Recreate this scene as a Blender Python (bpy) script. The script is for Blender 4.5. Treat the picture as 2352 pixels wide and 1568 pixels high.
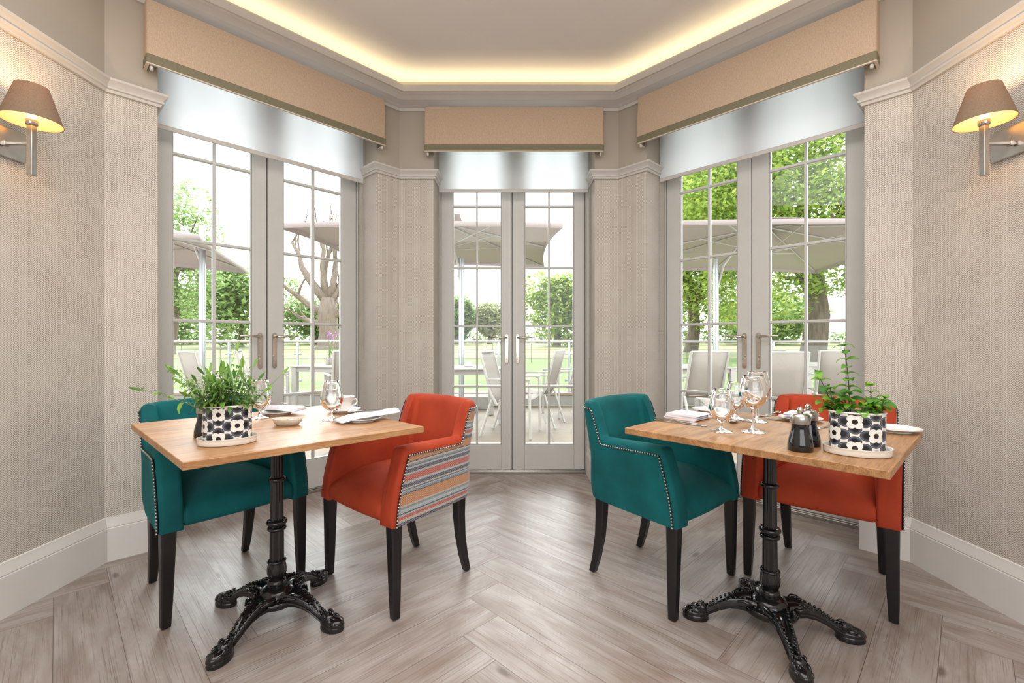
import bpy, math, random
from mathutils import Vector, Matrix, noise as mnoise
R = math.radians
PI = math.pi
random.seed(7)
for o in list(bpy.data.objects): bpy.data.objects.remove(o)
SC = bpy.context.scene
COL = SC.collection
# ------------------------------------------------------------------ camera, sky, lights, exposure
EYE = 1.08
FPX = 1045.3
cam = bpy.data.objects.new('camera', bpy.data.cameras.new('camera')); COL.objects.link(cam)
cam.data.sensor_width = 36; cam.data.lens = 16.0; cam.data.clip_start = .05; cam.data.clip_end = 600
cam.location = (0, 0, EYE); cam.rotation_euler = (R(90), 0, 0)
SC.camera = cam
SC.view_settings.view_transform = 'Standard'; SC.view_settings.look = 'None'
SC.view_settings.exposure = 0.44; SC.view_settings.gamma = 1; SC.view_settings.use_curve_mapping = False
W = bpy.data.worlds.new('overcast_sky'); SC.world = W; W.use_nodes = True
bg = W.node_tree.nodes['Background']; bg.inputs[0].default_value = (.96, .98, 1.0, 1); bg.inputs[1].default_value = 3.1
def area(name, loc, rot, sx, sy, power, col):
    l = bpy.data.lights.new(name, 'AREA'); l.shape = 'RECTANGLE'; l.size = sx; l.size_y = sy; l.energy = power; l.color = col
    o = bpy.data.objects.new(name, l); COL.objects.link(o); o.location = loc; o.rotation_euler = rot
    return o
sun_l = bpy.data.lights.new('veiled_sun', 'SUN'); sun_l.energy = 7; sun_l.angle = R(75); sun_l.color = (.97, .98, 1)
sun = bpy.data.objects.new('veiled_sun', sun_l); COL.objects.link(sun); sun.rotation_euler = (R(-52), R(-6), 0)
area('back_fill_light', (0, -2.3, 1.75), (R(90), 0, 0), 3.4, 2.0, 52, (.97, .98, 1))  # added fill behind the camera to brighten the room; no window there
area('overhead_fill_light', (0, .5, 2.9), (0, 0, 0), 3.0, 2.6, 66, (1, .985, .97))  # added overhead fill, kept out of view; not a fitting of the room

# ------------------------------------------------------------------ helpers
def lin(h):
    h = h.lstrip('#'); out = []
    for i in (0, 2, 4):
        c = int(h[i:i+2], 16) / 255
        out.append(c / 12.92 if c <= .04045 else ((c + .055) / 1.055) ** 2.4)
    return (*out, 1)
def px(x, y, z):                       # the point at height z seen at pixel (x, y)
    d = FPX * (EYE - z) / (y - 784); return Vector(((x - 1176) / FPX * d, d, z))
def at(x, y, Y):                       # the point at depth Y seen at pixel (x, y)
    return Vector(((x - 1176) / FPX * Y, Y, EYE - (y - 784) / FPX * Y))

class MB:
    def __init__(s): s.v = []; s.f = []; s.uv = []; s.mi = []
    def add(s, vs, fs, M=None, mat=0, uvs=None):
        b = len(s.v)
        s.v += [tuple(M @ Vector(p)) if M else tuple(p) for p in vs]
        for i, f in enumerate(fs):
            s.f.append(tuple(b + k for k in f)); s.mi.append(mat)
            s.uv.append(uvs[i] if uvs else None)
        return s
    def box(s, a, b, M=None, mat=0):
        x0, y0, z0 = a; x1, y1, z1 = b
        vs = [(x0,y0,z0),(x1,y0,z0),(x1,y1,z0),(x0,y1,z0),(x0,y0,z1),(x1,y0,z1),(x1,y1,z1),(x0,y1,z1)]
        return s.add(vs, [(3,2,1,0),(4,5,6,7),(0,1,5,4),(1,2,6,5),(2,3,7,6),(3,0,4,7)], M, mat)
    def grid(s, rows, M=None, mat=0, cu=False, cv=False, uv=None, cap0=False, cap1=False):
        n = len(rows); m = len(rows[0]); vs = [p for r in rows for p in r]; fs = []; uvs = [] if uv else None
        for i in range(n if cu else n - 1):
            for j in range(m if cv else m - 1):
                q = [(i, j), ((i+1) % n, j), ((i+1) % n, (j+1) % m), (i, (j+1) % m)]
                fs.append(tuple(a*m + b for a, b in q))
                if uv: uvs.append([uv[a][b] for a, b in q])
        if cap0: fs.append(tuple(range(m))); uvs and uvs.append(None)
        if cap1: fs.append(tuple((n-1)*m + j for j in reversed(range(m)))); uvs and uvs.append(None)
        return s.add(vs, fs, M, mat, uvs)
    def lathe(s, prof, n=24, M=None, mat=0, flute=0, fl_n=0, fl_rng=None):
        rows = []
        for r, z in prof:
            row = []
            for k in range(n):
                a = 2*PI*k/n; rr = r
                if flute and fl_rng and fl_rng[0] <= z <= fl_rng[1]: rr = r - flute*(.5 + .5*math.cos(a*fl_n))
                row.append((rr*math.cos(a), rr*math.sin(a), z))
            rows.append(row)
        return s.grid(rows, M, mat, cv=True, cap0=prof[0][0] > 1e-6, cap1=prof[-1][0] > 1e-6)
    def tube(s, pts, rad, n=8, M=None, mat=0, cap=True, flat=None):
        pts = [Vector(p) for p in pts]; m = len(pts); rows = []; up = None
        for i, p in enumerate(pts):
            t = (pts[min(i+1, m-1)] - pts[max(i-1, 0)]).normalized()
            if up is None:
                up = Vector((0, 0, 1)) if abs(t.z) < .9 else Vector((1, 0, 0))
            a = t.cross(up)
            a = a.normalized() if a.length > 1e-6 else Vector((1, 0, 0)); b = a.cross(t).normalized(); up = b
            r = rad[i] if isinstance(rad, (list, tuple)) else rad
            ra, rb = (r, r) if flat is None else (r*flat[0], r*flat[1])
            rows.append([p + a*(ra*math.cos(2*PI*k/n)) + b*(rb*math.sin(2*PI*k/n)) for k in range(n)])
        return s.grid(rows, M, mat, cv=True, cap0=cap, cap1=cap)
    def sphere(s, c, r, n=10, M=None, mat=0, sc=(1, 1, 1)):
        rows = []
        h = max(4, n//2)
        for i in range(h + 1):
            t = PI*i/h
            rr = max(math.sin(t), 1e-4)
            rows.append([(c[0] + r*sc[0]*rr*math.cos(2*PI*k/n), c[1] + r*sc[1]*rr*math.sin(2*PI*k/n), c[2] - r*sc[2]*math.cos(t)) for k in range(n)])
        return s.grid(rows, M, mat, cv=True)
    def build(s, name, mats, parent=None, angle=38, bevel=0, loc=None, subsurf=0, solid=0):
        me = bpy.data.meshes.new(name); me.from_pydata(s.v, [], s.f)
        for m in (mats if isinstance(mats, (list, tuple)) else [mats]): me.materials.append(m)
        me.polygons.foreach_set('material_index', s.mi)
        if any(u is not None for u in s.uv):
            l = me.uv_layers.new(name='UVMap'); i = 0
            for f, u in zip(s.f, s.uv):
                for k in range(len(f)):
                    if u: l.data[i].uv = u[k]
                    i += 1
        me.update()
        me.shade_smooth()
        if angle < 180: me.set_sharp_from_angle(angle=R(angle))
        o = bpy.data.objects.new(name, me); COL.objects.link(o)
        if parent: o.parent = parent
        if loc: o.location = loc
        if solid: md = o.modifiers.new('t', 'SOLIDIFY'); md.thickness = solid; md.offset = 0
        if bevel: md = o.modifiers.new('b', 'BEVEL'); md.width = bevel; md.segments = 2; md.limit_method = 'ANGLE'; md.angle_limit = R(40)
        if subsurf: md = o.modifiers.new('s', 'SUBSURF'); md.levels = md.render_levels = subsurf
        return o
def tag(o, label=None, cat=None, group=None, kind=None):
    if label: o['label'] = label
    if cat: o['category'] = cat
    if group: o['group'] = group
    if kind: o['kind'] = kind
    return o
def thing(name, label, cat, loc=(0, 0, 0), rz=0, group=None, kind=None):
    o = bpy.data.objects.new(name, None); COL.objects.link(o); o.empty_display_size = .05
    o.location = loc; o.rotation_euler = (0, 0, rz)
    return tag(o, label, cat, group, kind)
KIDS = {}
def dup(root, loc, rz, label=None, group=None):
    def cp(o, par):
        c = o.copy(); COL.objects.link(c)
        if par: c.parent = par
        for k in list(o.children): cp(k, c)
        return c
    r = cp(root, None); r.location = loc; r.rotation_euler = (0, 0, rz)
    return tag(r, label, None, group)

# ------------------------------------------------------------------ materials
class NT:
    def __init__(s, name):
        s.m = bpy.data.materials.new(name); s.m.use_nodes = True; s.t = s.m.node_tree; s.b = s.t.nodes['Principled BSDF']; s.out = s.t.nodes['Material Output']
    def n(s, typ, **kw):
        nd = s.t.nodes.new(typ)
        for k, v in kw.items():
            if k.startswith('i'):
                key = int(k[1:]) if k[1:].isdigit() else k[1:]
                s.set(nd.inputs[key], v)
            else: setattr(nd, k, v)
        return nd
    def set(s, inp, v):
        if hasattr(v, 'is_output') or isinstance(v, bpy.types.NodeSocket): s.t.links.new(v, inp)
        elif isinstance(v, bpy.types.Node): s.t.links.new(v.outputs[0], inp)
        else: inp.default_value = v
    def math(s, op, a, b=0, c=0):
        nd = s.n('ShaderNodeMath', operation=op); s.set(nd.inputs[0], a); s.set(nd.inputs[1], b); s.set(nd.inputs[2], c); return nd.outputs[0]
    def mix(s, f, a, b, mode='MIX'):
        nd = s.n('ShaderNodeMix', data_type='RGBA', blend_type=mode); s.set(nd.inputs[0], f); s.set(nd.inputs[6], a); s.set(nd.inputs[7], b); return nd.outputs[2]
    def ramp(s, f, stops, interp='LINEAR'):
        nd = s.n('ShaderNodeValToRGB'); s.set(nd.inputs[0], f); cr = nd.color_ramp; cr.interpolation = interp
        while len(cr.elements) < len(stops): cr.elements.new(.5)
        for e, (p, c) in zip(cr.elements, stops): e.position = p; e.color = c
        return nd.outputs[0]
    def noise(s, vec, scale, detail=3, rough=.55, dist=0):
        nd = s.n('ShaderNodeTexNoise'); s.set(nd.inputs['Vector'], vec); nd.inputs['Scale'].default_value = scale; nd.inputs['Detail'].default_value = detail
        nd.inputs['Roughness'].default_value = rough; nd.inputs['Distortion'].default_value = dist; return nd.outputs[0]
    def vec(s, x, y, z=0):
        nd = s.n('ShaderNodeCombineXYZ'); s.set(nd.inputs[0], x); s.set(nd.inputs[1], y); s.set(nd.inputs[2], z); return nd.outputs[0]
    def obj(s): return s.n('ShaderNodeTexCoord').outputs['Object']
    def uvxy(s):
        u = s.n('ShaderNodeTexCoord').outputs['UV']; sp = s.n('ShaderNodeSeparateXYZ', i0=u); return sp.outputs[0], sp.outputs[1]
    def bump(s, h, strength=.3, dist=.002):
        nd = s.n('ShaderNodeBump'); nd.inputs['Strength'].default_value = strength; nd.inputs['Distance'].default_value = dist; s.set(nd.inputs['Height'], h)
        s.t.links.new(nd.outputs[0], s.b.inputs['Normal'])
    def fin(s, col=None, rough=.5, metal=0, **kw):
        if col is not None: s.set(s.b.inputs['Base Color'], col)
        s.set(s.b.inputs['Roughness'], rough); s.b.inputs['Metallic'].default_value = metal
        for k, v in kw.items(): s.set(s.b.inputs[k.replace('_', ' ')], v)
        return s.m
def plain(name, h, rough=.5, metal=0, var=.05, scale=30, bump=0, bscale=200, **kw):
    t = NT(name); c = lin(h); o = t.obj()
    d = tuple(x*(1-var) for x in c[:3]) + (1,); e = tuple(min(1, x*(1+var)) for x in c[:3]) + (1,)
    col = t.ramp(t.noise(o, scale, 3), [(.3, d), (.7, e)])
    if bump: t.bump(t.noise(o, bscale, 2), bump, .001)
    return t.fin(col, rough, metal, **kw)
def m_wallpaper():
    t = NT('herringbone_wallpaper'); u, v = t.uvxy()
    band = t.math('MODULO', t.math('FLOOR', t.math('DIVIDE', v, .048)), 2)
    sg = t.math('SUBTRACT', t.math('MULTIPLY', band, 2), 1)
    pp = t.math('PINGPONG', u, .0125)
    w = t.math('ADD', v, t.math('MULTIPLY', sg, pp))
    fr = t.math('FRACT', t.math('DIVIDE', w, .0096))
    ln = t.math('LESS_THAN', fr, .46)
    pk = t.math('GREATER_THAN', t.math('MINIMUM', pp, t.math('SUBTRACT', .0125, pp)), .0007)
    nz = t.ramp(t.noise(t.vec(u, v), 6, 3), [(.3, (.55, .55, .55, 1)), (.7, (1, 1, 1, 1))])
    f = t.math('MULTIPLY', t.math('MULTIPLY', ln, pk), nz)
    col = t.mix(f, lin('#d0c9bf'), lin('#877b6f'))
    t.bump(f, .15, .0006)
    return t.fin(col, .75)
def m_floor():
    t = NT('limed_oak_plank'); u, v = t.uvxy()
    rnd = t.n('ShaderNodeAttribute', attribute_name='plank'); r = rnd.outputs['Fac']
    r7 = t.math('MULTIPLY', r, 37.0)
    a = t.noise(t.vec(t.math('ADD', t.math('MULTIPLY', u, 1.3), r7), t.math('MULTIPLY', v, 6), r7), 1.6, 5, .62, .8)
    b = t.noise(t.vec(t.math('ADD', t.math('MULTIPLY', u, 3), r7), t.math('MULTIPLY', v, 210), r7), 1.0, 4, .62, .45)
    c = t.noise(t.vec(t.math('ADD', t.math('MULTIPLY', u, 2.2), r7), t.math('MULTIPLY', v, 5), r), 1.1, 3, .5, 1.2)
    col = t.ramp(a, [(.25, lin('#85766d')), (.45, lin('#9a8e86')), (.7, lin('#b0a8a4'))])
    col = t.mix(t.ramp(b, [(.36, (.65, .65, .65, 1)), (.46, (0, 0, 0, 1))]), col, lin('#75665d'))
    col = t.mix(t.math('MULTIPLY', t.ramp(c, [(.5, (0, 0, 0, 1)), (.78, (1, 1, 1, 1))]), .62), col, lin('#6f5647'))
    # knots
    vo = t.n('ShaderNodeTexVoronoi'); t.set(vo.inputs['Vector'], t.vec(t.math('ADD', t.math('MULTIPLY', u, 1.9), r7), t.math('MULTIPLY', v, 5.2), r7)); vo.inputs['Scale'].default_value = 1.0
    kn = t.ramp(vo.outputs['Distance'], [(.03, (1, 1, 1, 1)), (.085, (0, 0, 0, 1))])
    col = t.mix(t.math('MULTIPLY', kn, .7), col, lin('#4a352a'))
    tone = t.math('ADD', .90, t.math('MULTIPLY', r, .15))
    col = t.mix(1.0, col, t.vec(tone, tone, tone), 'MULTIPLY')
    ev = t.math('MINIMUM', v, t.math('SUBTRACT', .177, v)); eu = t.math('MINIMUM', u, t.math('SUBTRACT', 1.239, u))
    gap = t.math('LESS_THAN', t.math('MINIMUM', ev, eu), .0011)
    col = t.mix(t.math('MULTIPLY', gap, .75), col, lin('#4b3f38'))
    t.bump(t.math('SUBTRACT', b, t.math('MULTIPLY', gap, .6)), .22, .0012)
    return t.fin(col, t.ramp(b, [(.3, (.48,)*3 + (1,)), (.7, (.36,)*3 + (1,))]), Specular_IOR_Level=.55)
def m_oak(name, c0, c1, c2):
    t = NT(name); o = t.obj(); sp = t.n('ShaderNodeSeparateXYZ', i0=o); x, y, z = sp.outputs[:3]
    st = t.math('FLOOR', t.math('DIVIDE', y, .13))
    q = t.vec(t.math('ADD', t.math('MULTIPLY', x, 2.2), t.math('MULTIPLY', st, 7.3)), t.math('MULTIPLY', y, 14), t.math('MULTIPLY', z, 14))
    a = t.noise(q, 1.5, 4, .6, 1.2); b = t.noise(t.vec(t.math('MULTIPLY', x, 9), t.math('MULTIPLY', y, 190), t.math('MULTIPLY', z, 190)), 1.2, 3, .6, .3)
    col = t.ramp(a, [(.28, lin(c0)), (.5, lin(c1)), (.75, lin(c2))])
    col = t.mix(t.ramp(b, [(.36, (.6, .6, .6, 1)), (.52, (0, 0, 0, 1))]), col, lin(c0))
    wn = t.n('ShaderNodeTexWhiteNoise', noise_dimensions='1D'); t.set(wn.inputs['W'], st)
    tn = t.math('ADD', .88, t.math('MULTIPLY', wn.outputs[0], .22)); col = t.mix(1.0, col, t.vec(tn, tn, tn), 'MULTIPLY')
    t.bump(b, .15, .0006)
    return t.fin(col, .42, Specular_IOR_Level=.5)
def m_velvet(name, h, h2):
    t = NT(name); o = t.obj()
    col = t.ramp(t.noise(o, 5, 3), [(.3, lin(h)), (.7, lin(h2))])
    t.bump(t.noise(o, 900, 2), .12, .0006)
    return t.fin(col, .78, Sheen_Weight=.35, Sheen_Roughness=.4, Sheen_Tint=lin(h2), Specular_IOR_Level=.2)
def m_stripes():
    t = NT('woven_stripe_fabric'); u, v = t.uvxy()
    N, G, B, K, RD, O, A = '#1c2845', '#69747d', '#97a7ac', '#36486a', '#a83a2b', '#b06c30', '#aaa49a'
    seq = [(0, N), (.016, A), (.026, RD), (.042, B), (.047, N), (.053, B), (.068, G), (.078, A), (.085, O), (.128, N), (.133, G), (.141, B), (.146, K), (.152, A),
           (.158, N), (.174, B), (.183, RD), (.211, B), (.219, N), (.235, B), (.242, K), (.247, G), (.254, A), (.262, N), (.267, O), (.299, N)]
    P = .30
    f = t.math('FRACT', t.math('DIVIDE', t.math('SUBTRACT', v, .362), .275))
    col = t.ramp(f, [(min(.999, p/P), lin(c)) for p, c in seq], 'CONSTANT')
    zz = t.math('LESS_THAN', t.math('FRACT', t.math('DIVIDE', t.math('ADD', v, t.math('PINGPONG', u, .009)), .0075)), .34)
    fine = t.noise(t.vec(t.math('MULTIPLY', u, 700), t.math('MULTIPLY', v, 90)), 1, 2)
    msk = t.math('MULTIPLY', zz, .42)
    col = t.mix(msk, col, lin('#d3cabd'))
    col = t.mix(t.ramp(fine, [(.4, (.22, .22, .22, 1)), (.6, (0, 0, 0, 1))]), col, lin('#8e887f'))
    t.bump(t.math('ADD', zz, fine), .4, .0008)
    return t.fin(col, .85, Sheen_Weight=.2)
def m_linen(name, h, h2, trans=0):
    t = NT(name); o = t.obj(); sp = t.n('ShaderNodeSeparateXYZ', i0=o)
    a = t.noise(t.vec(t.math('MULTIPLY', sp.outputs[0], 110), t.math('MULTIPLY', sp.outputs[1], 110), t.math('MULTIPLY', sp.outputs[2], 1000)), 1, 2)
    b = t.noise(t.vec(t.math('MULTIPLY', sp.outputs[0], 600), t.math('MULTIPLY', sp.outputs[1], 600), t.math('MULTIPLY', sp.outputs[2], 60)), 1, 2)
    s_ = t.math('MULTIPLY', t.math('ADD', a, b), .5)
    col = t.ramp(s_, [(.38, lin(h)), (.62, lin(h2))]); t.bump(s_, .25, .0007)
    m = t.fin(col, .85)
    if trans:
        tr = t.n('ShaderNodeBsdfTranslucent'); t.set(tr.inputs[0], col)
        mx = t.n('ShaderNodeMixShader'); mx.inputs[0].default_value = trans
        t.t.links.new(t.b.outputs[0], mx.inputs[1]); t.t.links.new(tr.outputs[0], mx.inputs[2]); t.t.links.new(mx.outputs[0], t.out.inputs[0])
    return m
def m_leaf(name, h, h2, trans=.35, rough=.5):
    t = NT(name); o = t.obj()
    g = t.n('ShaderNodeNewGeometry')
    col = t.ramp(g.outputs['Random Per Island'], [(.1, lin(h)), (.9, lin(h2))])
    t.fin(col, rough)
    tr = t.n('ShaderNodeBsdfTranslucent'); t.set(tr.inputs[0], col)
    mx = t.n('ShaderNodeMixShader'); mx.inputs[0].default_value = trans
    t.t.links.new(t.b.outputs[0], mx.inputs[1]); t.t.links.new(tr.outputs[0], mx.inputs[2]); t.t.links.new(mx.outputs[0], t.out.inputs[0])
    return t.m
def m_pane():
    t = NT('clear_window_glass'); t.t.nodes.remove(t.b)
    tr = t.n('ShaderNodeBsdfTransparent'); gl = t.n('ShaderNodeBsdfGlossy'); gl.inputs['Roughness'].default_value = .02
    tr.inputs[0].default_value = (.96, .98, .97, 1)
    fr = t.n('ShaderNodeFresnel'); fr.inputs[0].default_value = 1.35
    mx = t.n('ShaderNodeMixShader'); t.set(mx.inputs[0], fr.outputs[0])
    t.t.links.new(tr.outputs[0], mx.inputs[1]); t.t.links.new(gl.outputs[0], mx.inputs[2]); t.t.links.new(mx.outputs[0], t.out.inputs[0])
    return t.m
def m_glass():
    t = NT('drinking_glass'); t.t.nodes.remove(t.b)
    g = t.n('ShaderNodeBsdfGlass'); g.inputs['IOR'].default_value = 1.48; g.inputs['Roughness'].default_value = 0
    t.t.links.new(g.outputs[0], t.out.inputs[0]); return t.m
def m_emit(name, col, s):
    t = NT(name); t.fin(lin('#fff4e0'), .5, Emission_Color=col, Emission_Strength=s); return t.m
def m_pot():
    # white enamel with a loose all-over print of four-lobed blooms on grey ovals
    t = NT('printed_enamel'); u, v = t.uvxy()
    cw, chh = .105, .076
    def cell(ou, ov):
        x = t.math('SUBTRACT', t.math('MULTIPLY', t.math('FRACT', t.math('ADD', t.math('DIVIDE', u, cw), ou)), cw), cw/2)
        y = t.math('SUBTRACT', t.math('MULTIPLY', t.math('FRACT', t.math('ADD', t.math('DIVIDE', v, chh), ov)), chh), chh/2)
        return x, y
    def ell(x, y, cx, cy, rx, ry):
        dx = t.math('DIVIDE', t.math('SUBTRACT', t.math('ABSOLUTE', x), cx), rx); dy = t.math('DIVIDE', t.math('SUBTRACT', t.math('ABSOLUTE', y), cy), ry)
        return t.math('SQRT', t.math('ADD', t.math('MULTIPLY', dx, dx), t.math('MULTIPLY', dy, dy)))
    col = lin('#e4e1da')
    for ou, ov in ((0, 0), (.5, .5)):
        x, y = cell(ou, ov)
        e = t.math('MINIMUM', ell(x, y, .0235, 0, .0180, .0160), ell(x, y, 0, .0205, .0170, .0150))
        c2 = t.ramp(e, [(0, lin('#1d1d22')), (.5, lin('#3a3c45')), (.72, lin('#5b5f6a')), (.88, lin('#4a4d57'))], 'CONSTANT')
        col = t.mix(t.math('LESS_THAN', e, 1), col, c2)
        pet = t.math('LESS_THAN', ell(x, y, .0082, .0082, .0112, .0112), 1)
        col = t.mix(pet, col, lin('#e8e5de'))
        col = t.mix(t.math('LESS_THAN', ell(x, y, 0, 0, .0074, .0074), 1), col, lin('#2a211d'))
    return t.fin(col, .18, Coat_Weight=.3)
def m_shade():
    t = NT('woven_lampshade'); o = t.obj(); sp = t.n('ShaderNodeSeparateXYZ', i0=o)
    a = t.noise(t.vec(t.math('MULTIPLY', sp.outputs[0], 300), t.math('MULTIPLY', sp.outputs[1], 300), t.math('MULTIPLY', sp.outputs[2], 900)), 1, 2)
    col = t.ramp(a, [(.35, lin('#756450')), (.65, lin('#a08e77'))]); t.fin(col, .8)
    tr = t.n('ShaderNodeBsdfTranslucent'); t.set(tr.inputs[0], lin('#cfa87c'))
    mx = t.n('ShaderNodeMixShader'); mx.inputs[0].default_value = .3
    t.t.links.new(t.b.outputs[0], mx.inputs[1]); t.t.links.new(tr.outputs[0], mx.inputs[2]); t.t.links.new(mx.outputs[0], t.out.inputs[0])
    return t.m
def m_paving():
    t = NT('sandstone_paving'); o = t.obj()
    br = t.n('ShaderNodeTexBrick'); t.set(br.inputs['Vector'], o); br.inputs['Scale'].default_value = 1.0
    br.inputs['Brick Width'].default_value = .9; br.inputs['Row Height'].default_value = .6; br.inputs['Mortar Size'].default_value = .012
    br.inputs['Color1'].default_value = lin('#7a6c5d'); br.inputs['Color2'].default_value = lin('#897d70'); br.inputs['Mortar'].default_value = lin('#6c6359')
    n = t.ramp(t.noise(o, 2.5, 5), [(.3, (.78, .78, .78, 1)), (.7, (1.1, 1.06, 1, 1))])
    return t.fin(t.mix(1.0, br.outputs[0], n, 'MULTIPLY'), .7)
def m_grass(name, h, h2):
    t = NT(name); o = t.obj(); sp = t.n('ShaderNodeSeparateXYZ', i0=o)
    a = t.noise(t.vec(t.math('MULTIPLY', sp.outputs[0], .35), t.math('MULTIPLY', sp.outputs[1], 1.0)), 1.5, 6, .7)
    col = t.ramp(a, [(.35, lin(h)), (.65, lin(h2))]); t.bump(t.noise(o, 40, 3), .5, .02)
    return t.fin(col, .9)
def m_bark(name, h, h2):
    t = NT(name); o = t.obj(); sp = t.n('ShaderNodeSeparateXYZ', i0=o)
    a = t.noise(t.vec(t.math('MULTIPLY', sp.outputs[0], 4), t.math('MULTIPLY', sp.outputs[1], 4), t.math('MULTIPLY', sp.outputs[2], .8)), 1.5, 5, .7)
    col = t.ramp(a, [(.3, lin(h)), (.7, lin(h2))]); t.bump(a, .6, .05); return t.fin(col, .9)

M_paper = m_wallpaper()
M_paint = plain('stone_wall_paint', '#aea497', .7, var=.02, scale=3)
M_trim = plain('warm_grey_gloss_trim', '#c7c2bc', .38, var=.02, scale=8)
M_base = plain('off_white_baseboard', '#dcd8d3', .36, var=.02, scale=8)
M_ceil = plain('ceiling_white', '#f0ebe6', .85, var=.01, scale=2)
M_door = plain('taupe_door_paint', '#c5c3be', .4, var=.02, scale=10)
M_reveal = plain('reveal_white_paint', '#d9d6d0', .5, var=.02, scale=6)
M_floor = m_floor()
M_pane = m_pane(); M_glass = m_glass()
M_chrome = plain('polished_nickel', '#c8c1b6', .14, 1, var=.05, scale=20)
M_steel = plain('brushed_steel', '#b9b5af', .28, 1, var=.1, scale=60)
M_plate = plain('hammered_silver_plate', '#c8c5c1', .25, 1, var=.15, scale=14, bump=.25, bscale=22)
M_pelmet = m_linen('oatmeal_pelmet_linen', '#b29a83', '#c9b39c')
M_band = plain('olive_band', '#77715a', .7, var=.06, scale=120)
M_pelbase = plain('pelmet_lining', '#cfc4b4', .7)
def m_blind():
    t = NT('white_roller_fabric'); o = t.obj(); c = lin('#f4f5f6')
    t.fin(c, .8)
    tr = t.n('ShaderNodeBsdfTranslucent'); tr.inputs[0].default_value = lin('#f2f4f7')
    mx = t.n('ShaderNodeMixShader'); mx.inputs[0].default_value = .7
    t.t.links.new(t.b.outputs[0], mx.inputs[1]); t.t.links.new(tr.outputs[0], mx.inputs[2]); t.t.links.new(mx.outputs[0], t.out.inputs[0])
    t.bump(t.noise(o, 300, 2), .2, .0005); return t.m
M_blind = m_blind()
M_teal = m_velvet('teal_velvet', '#0a4a4d', '#0d6466')
M_orange = m_velvet('burnt_orange_velvet', '#9b3721', '#b2472b')
M_stripe = m_stripes()
M_black = plain('black_stained_wood', '#141113', .35, var=.15, scale=40)
M_iron = plain('black_enamelled_iron', '#121213', .17, var=.2, scale=30, Specular_IOR_Level=.5, Coat_Weight=.15)
M_gimp = plain('dark_gimp', '#1a1a1e', .8)
M_oakL = m_oak('oiled_oak_light', '#8e5f36', '#b6875a', '#c79b6e')
M_oakR = m_oak('oiled_oak_warm', '#7f5430', '#a97c50', '#bd9062')
M_china = plain('white_china', '#ebe9e6', .15, var=.01, Coat_Weight=.3)
M_cream = plain('cream_enamel', '#e6e1d6', .2, var=.01, Coat_Weight=.3)
M_stone = plain('speckled_stoneware', '#cfc6b8', .4, var=.12, scale=160)
M_linenw = plain('white_linen', '#e3e2ea', .85, var=.02, bump=.15, bscale=500)
M_cut = plain('stainless_cutlery', '#b8b4ae', .16, 1, var=.05)
M_foil = plain('gold_foil', '#b08a55', .35, 1, var=.3, scale=120, bump=.6, bscale=160)
M_butter = plain('pale_wrap', '#c8c6c0', .4, var=.25, scale=110, bump=.5, bscale=150)
M_choc = plain('dark_chocolate', '#2a1c14', .45)
M_mill = plain('black_lacquer', '#0a0a10', .1, Coat_Weight=.6)
M_pot = m_pot()
M_soil = plain('potting_soil', '#2c2018', .95, var=.3, scale=150)
M_sage = m_leaf('sage_leaf', '#4f7d38', '#8fb652', .4)
M_mint = m_leaf('mint_leaf', '#3f7d28', '#86bb38', .45)
M_stem = plain('green_stem', '#6d8550', .6)
M_stem2 = plain('purple_green_stem', '#4b4a2c', .6)
M_shade = m_shade()
M_bulb = m_emit('lit_bulb', (1, .62, .28, 1), 9)
M_lining = plain('shade_lining', '#f4e4c4', .7)
M_alu = plain('white_aluminium', '#b4b0ab', .4, var=.03)
M_sling = plain('taupe_sling_mesh', '#978f87', .8, var=.05, scale=200)
M_canopy = m_linen('taupe_parasol_canvas', '#ad9f9d', '#b9acaa', .2)
M_mast = plain('silver_mast', '#b9bdc2', .3, .7, var=.05)
M_paving = m_paving()
M_kerb = plain('white_render', '#a29e98', .8, var=.05)
M_coping = plain('stone_coping', '#a08f7c', .8, var=.2, scale=12)
M_lawn = m_grass('mown_lawn', '#4f6330', '#6a7d40')
M_field = m_grass('hay_field', '#6b7340', '#868652')
M_oakleaf = m_leaf('oak_leaf', '#7a9a40', '#b5c365', .45)
M_farleaf = m_leaf('far_leaf', '#71904f', '#9fb374', .5)
M_paleleaf = m_leaf('pale_leaf', '#a2ac80', '#cfcfae', .5)
M_bark = m_bark('oak_bark', '#4b4038', '#7a6c5e')
M_dead = m_bark('bleached_dead_wood', '#655850', '#8a7b71')
M_wire = plain('iron_fence', '#5c5850', .6)
M_pink = m_leaf('violet_petal', '#9a4fae', '#c98ad0', .3)
M_palepink = m_leaf('pale_petal', '#c9a6b4', '#e2cfd6', .3)

# ------------------------------------------------------------------ room plan
CL, CR = Vector((-.851, 3.44)), Vector((.806, 3.44))
SL, SR = Vector((-2.0, 2.235)), Vector((1.968, 2.235))
ZC = 3.04
TH = .30
class Fr:
    def __init__(s, A, B):
        s.A = A; s.u = (B - A).normalized(); s.L = (B - A).length
        n = Vector((s.u.y, -s.u.x)); s.n = n if n.dot(-(A + B)/2) > 0 else -n
    def p(s, a, n, z):
        q = s.A + s.u*a + s.n*n; return Vector((q.x, q.y, z))
    def box(s, mb, a0, a1, n0, n1, z0, z1, mat=0):
        vs = [s.p(a, n, z) for z in (z0, z1) for a, n in ((a0, n0), (a1, n0), (a1, n1), (a0, n1))]
        fs = [(3,2,1,0),(4,5,6,7),(0,1,5,4),(1,2,6,5),(2,3,7,6),(3,0,4,7)]
        st = [(a, n) for z in (z0, z1) for a, n in ((a0, n0), (a1, n0), (a1, n1), (a0, n1))]
        uvs = []
        for f in fs: uvs.append([(st[k][0] + st[k][1] + 3, z0 if k < 4 else z1) for k in f])
        return mb.add(vs, fs, None, mat, uvs)
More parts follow.
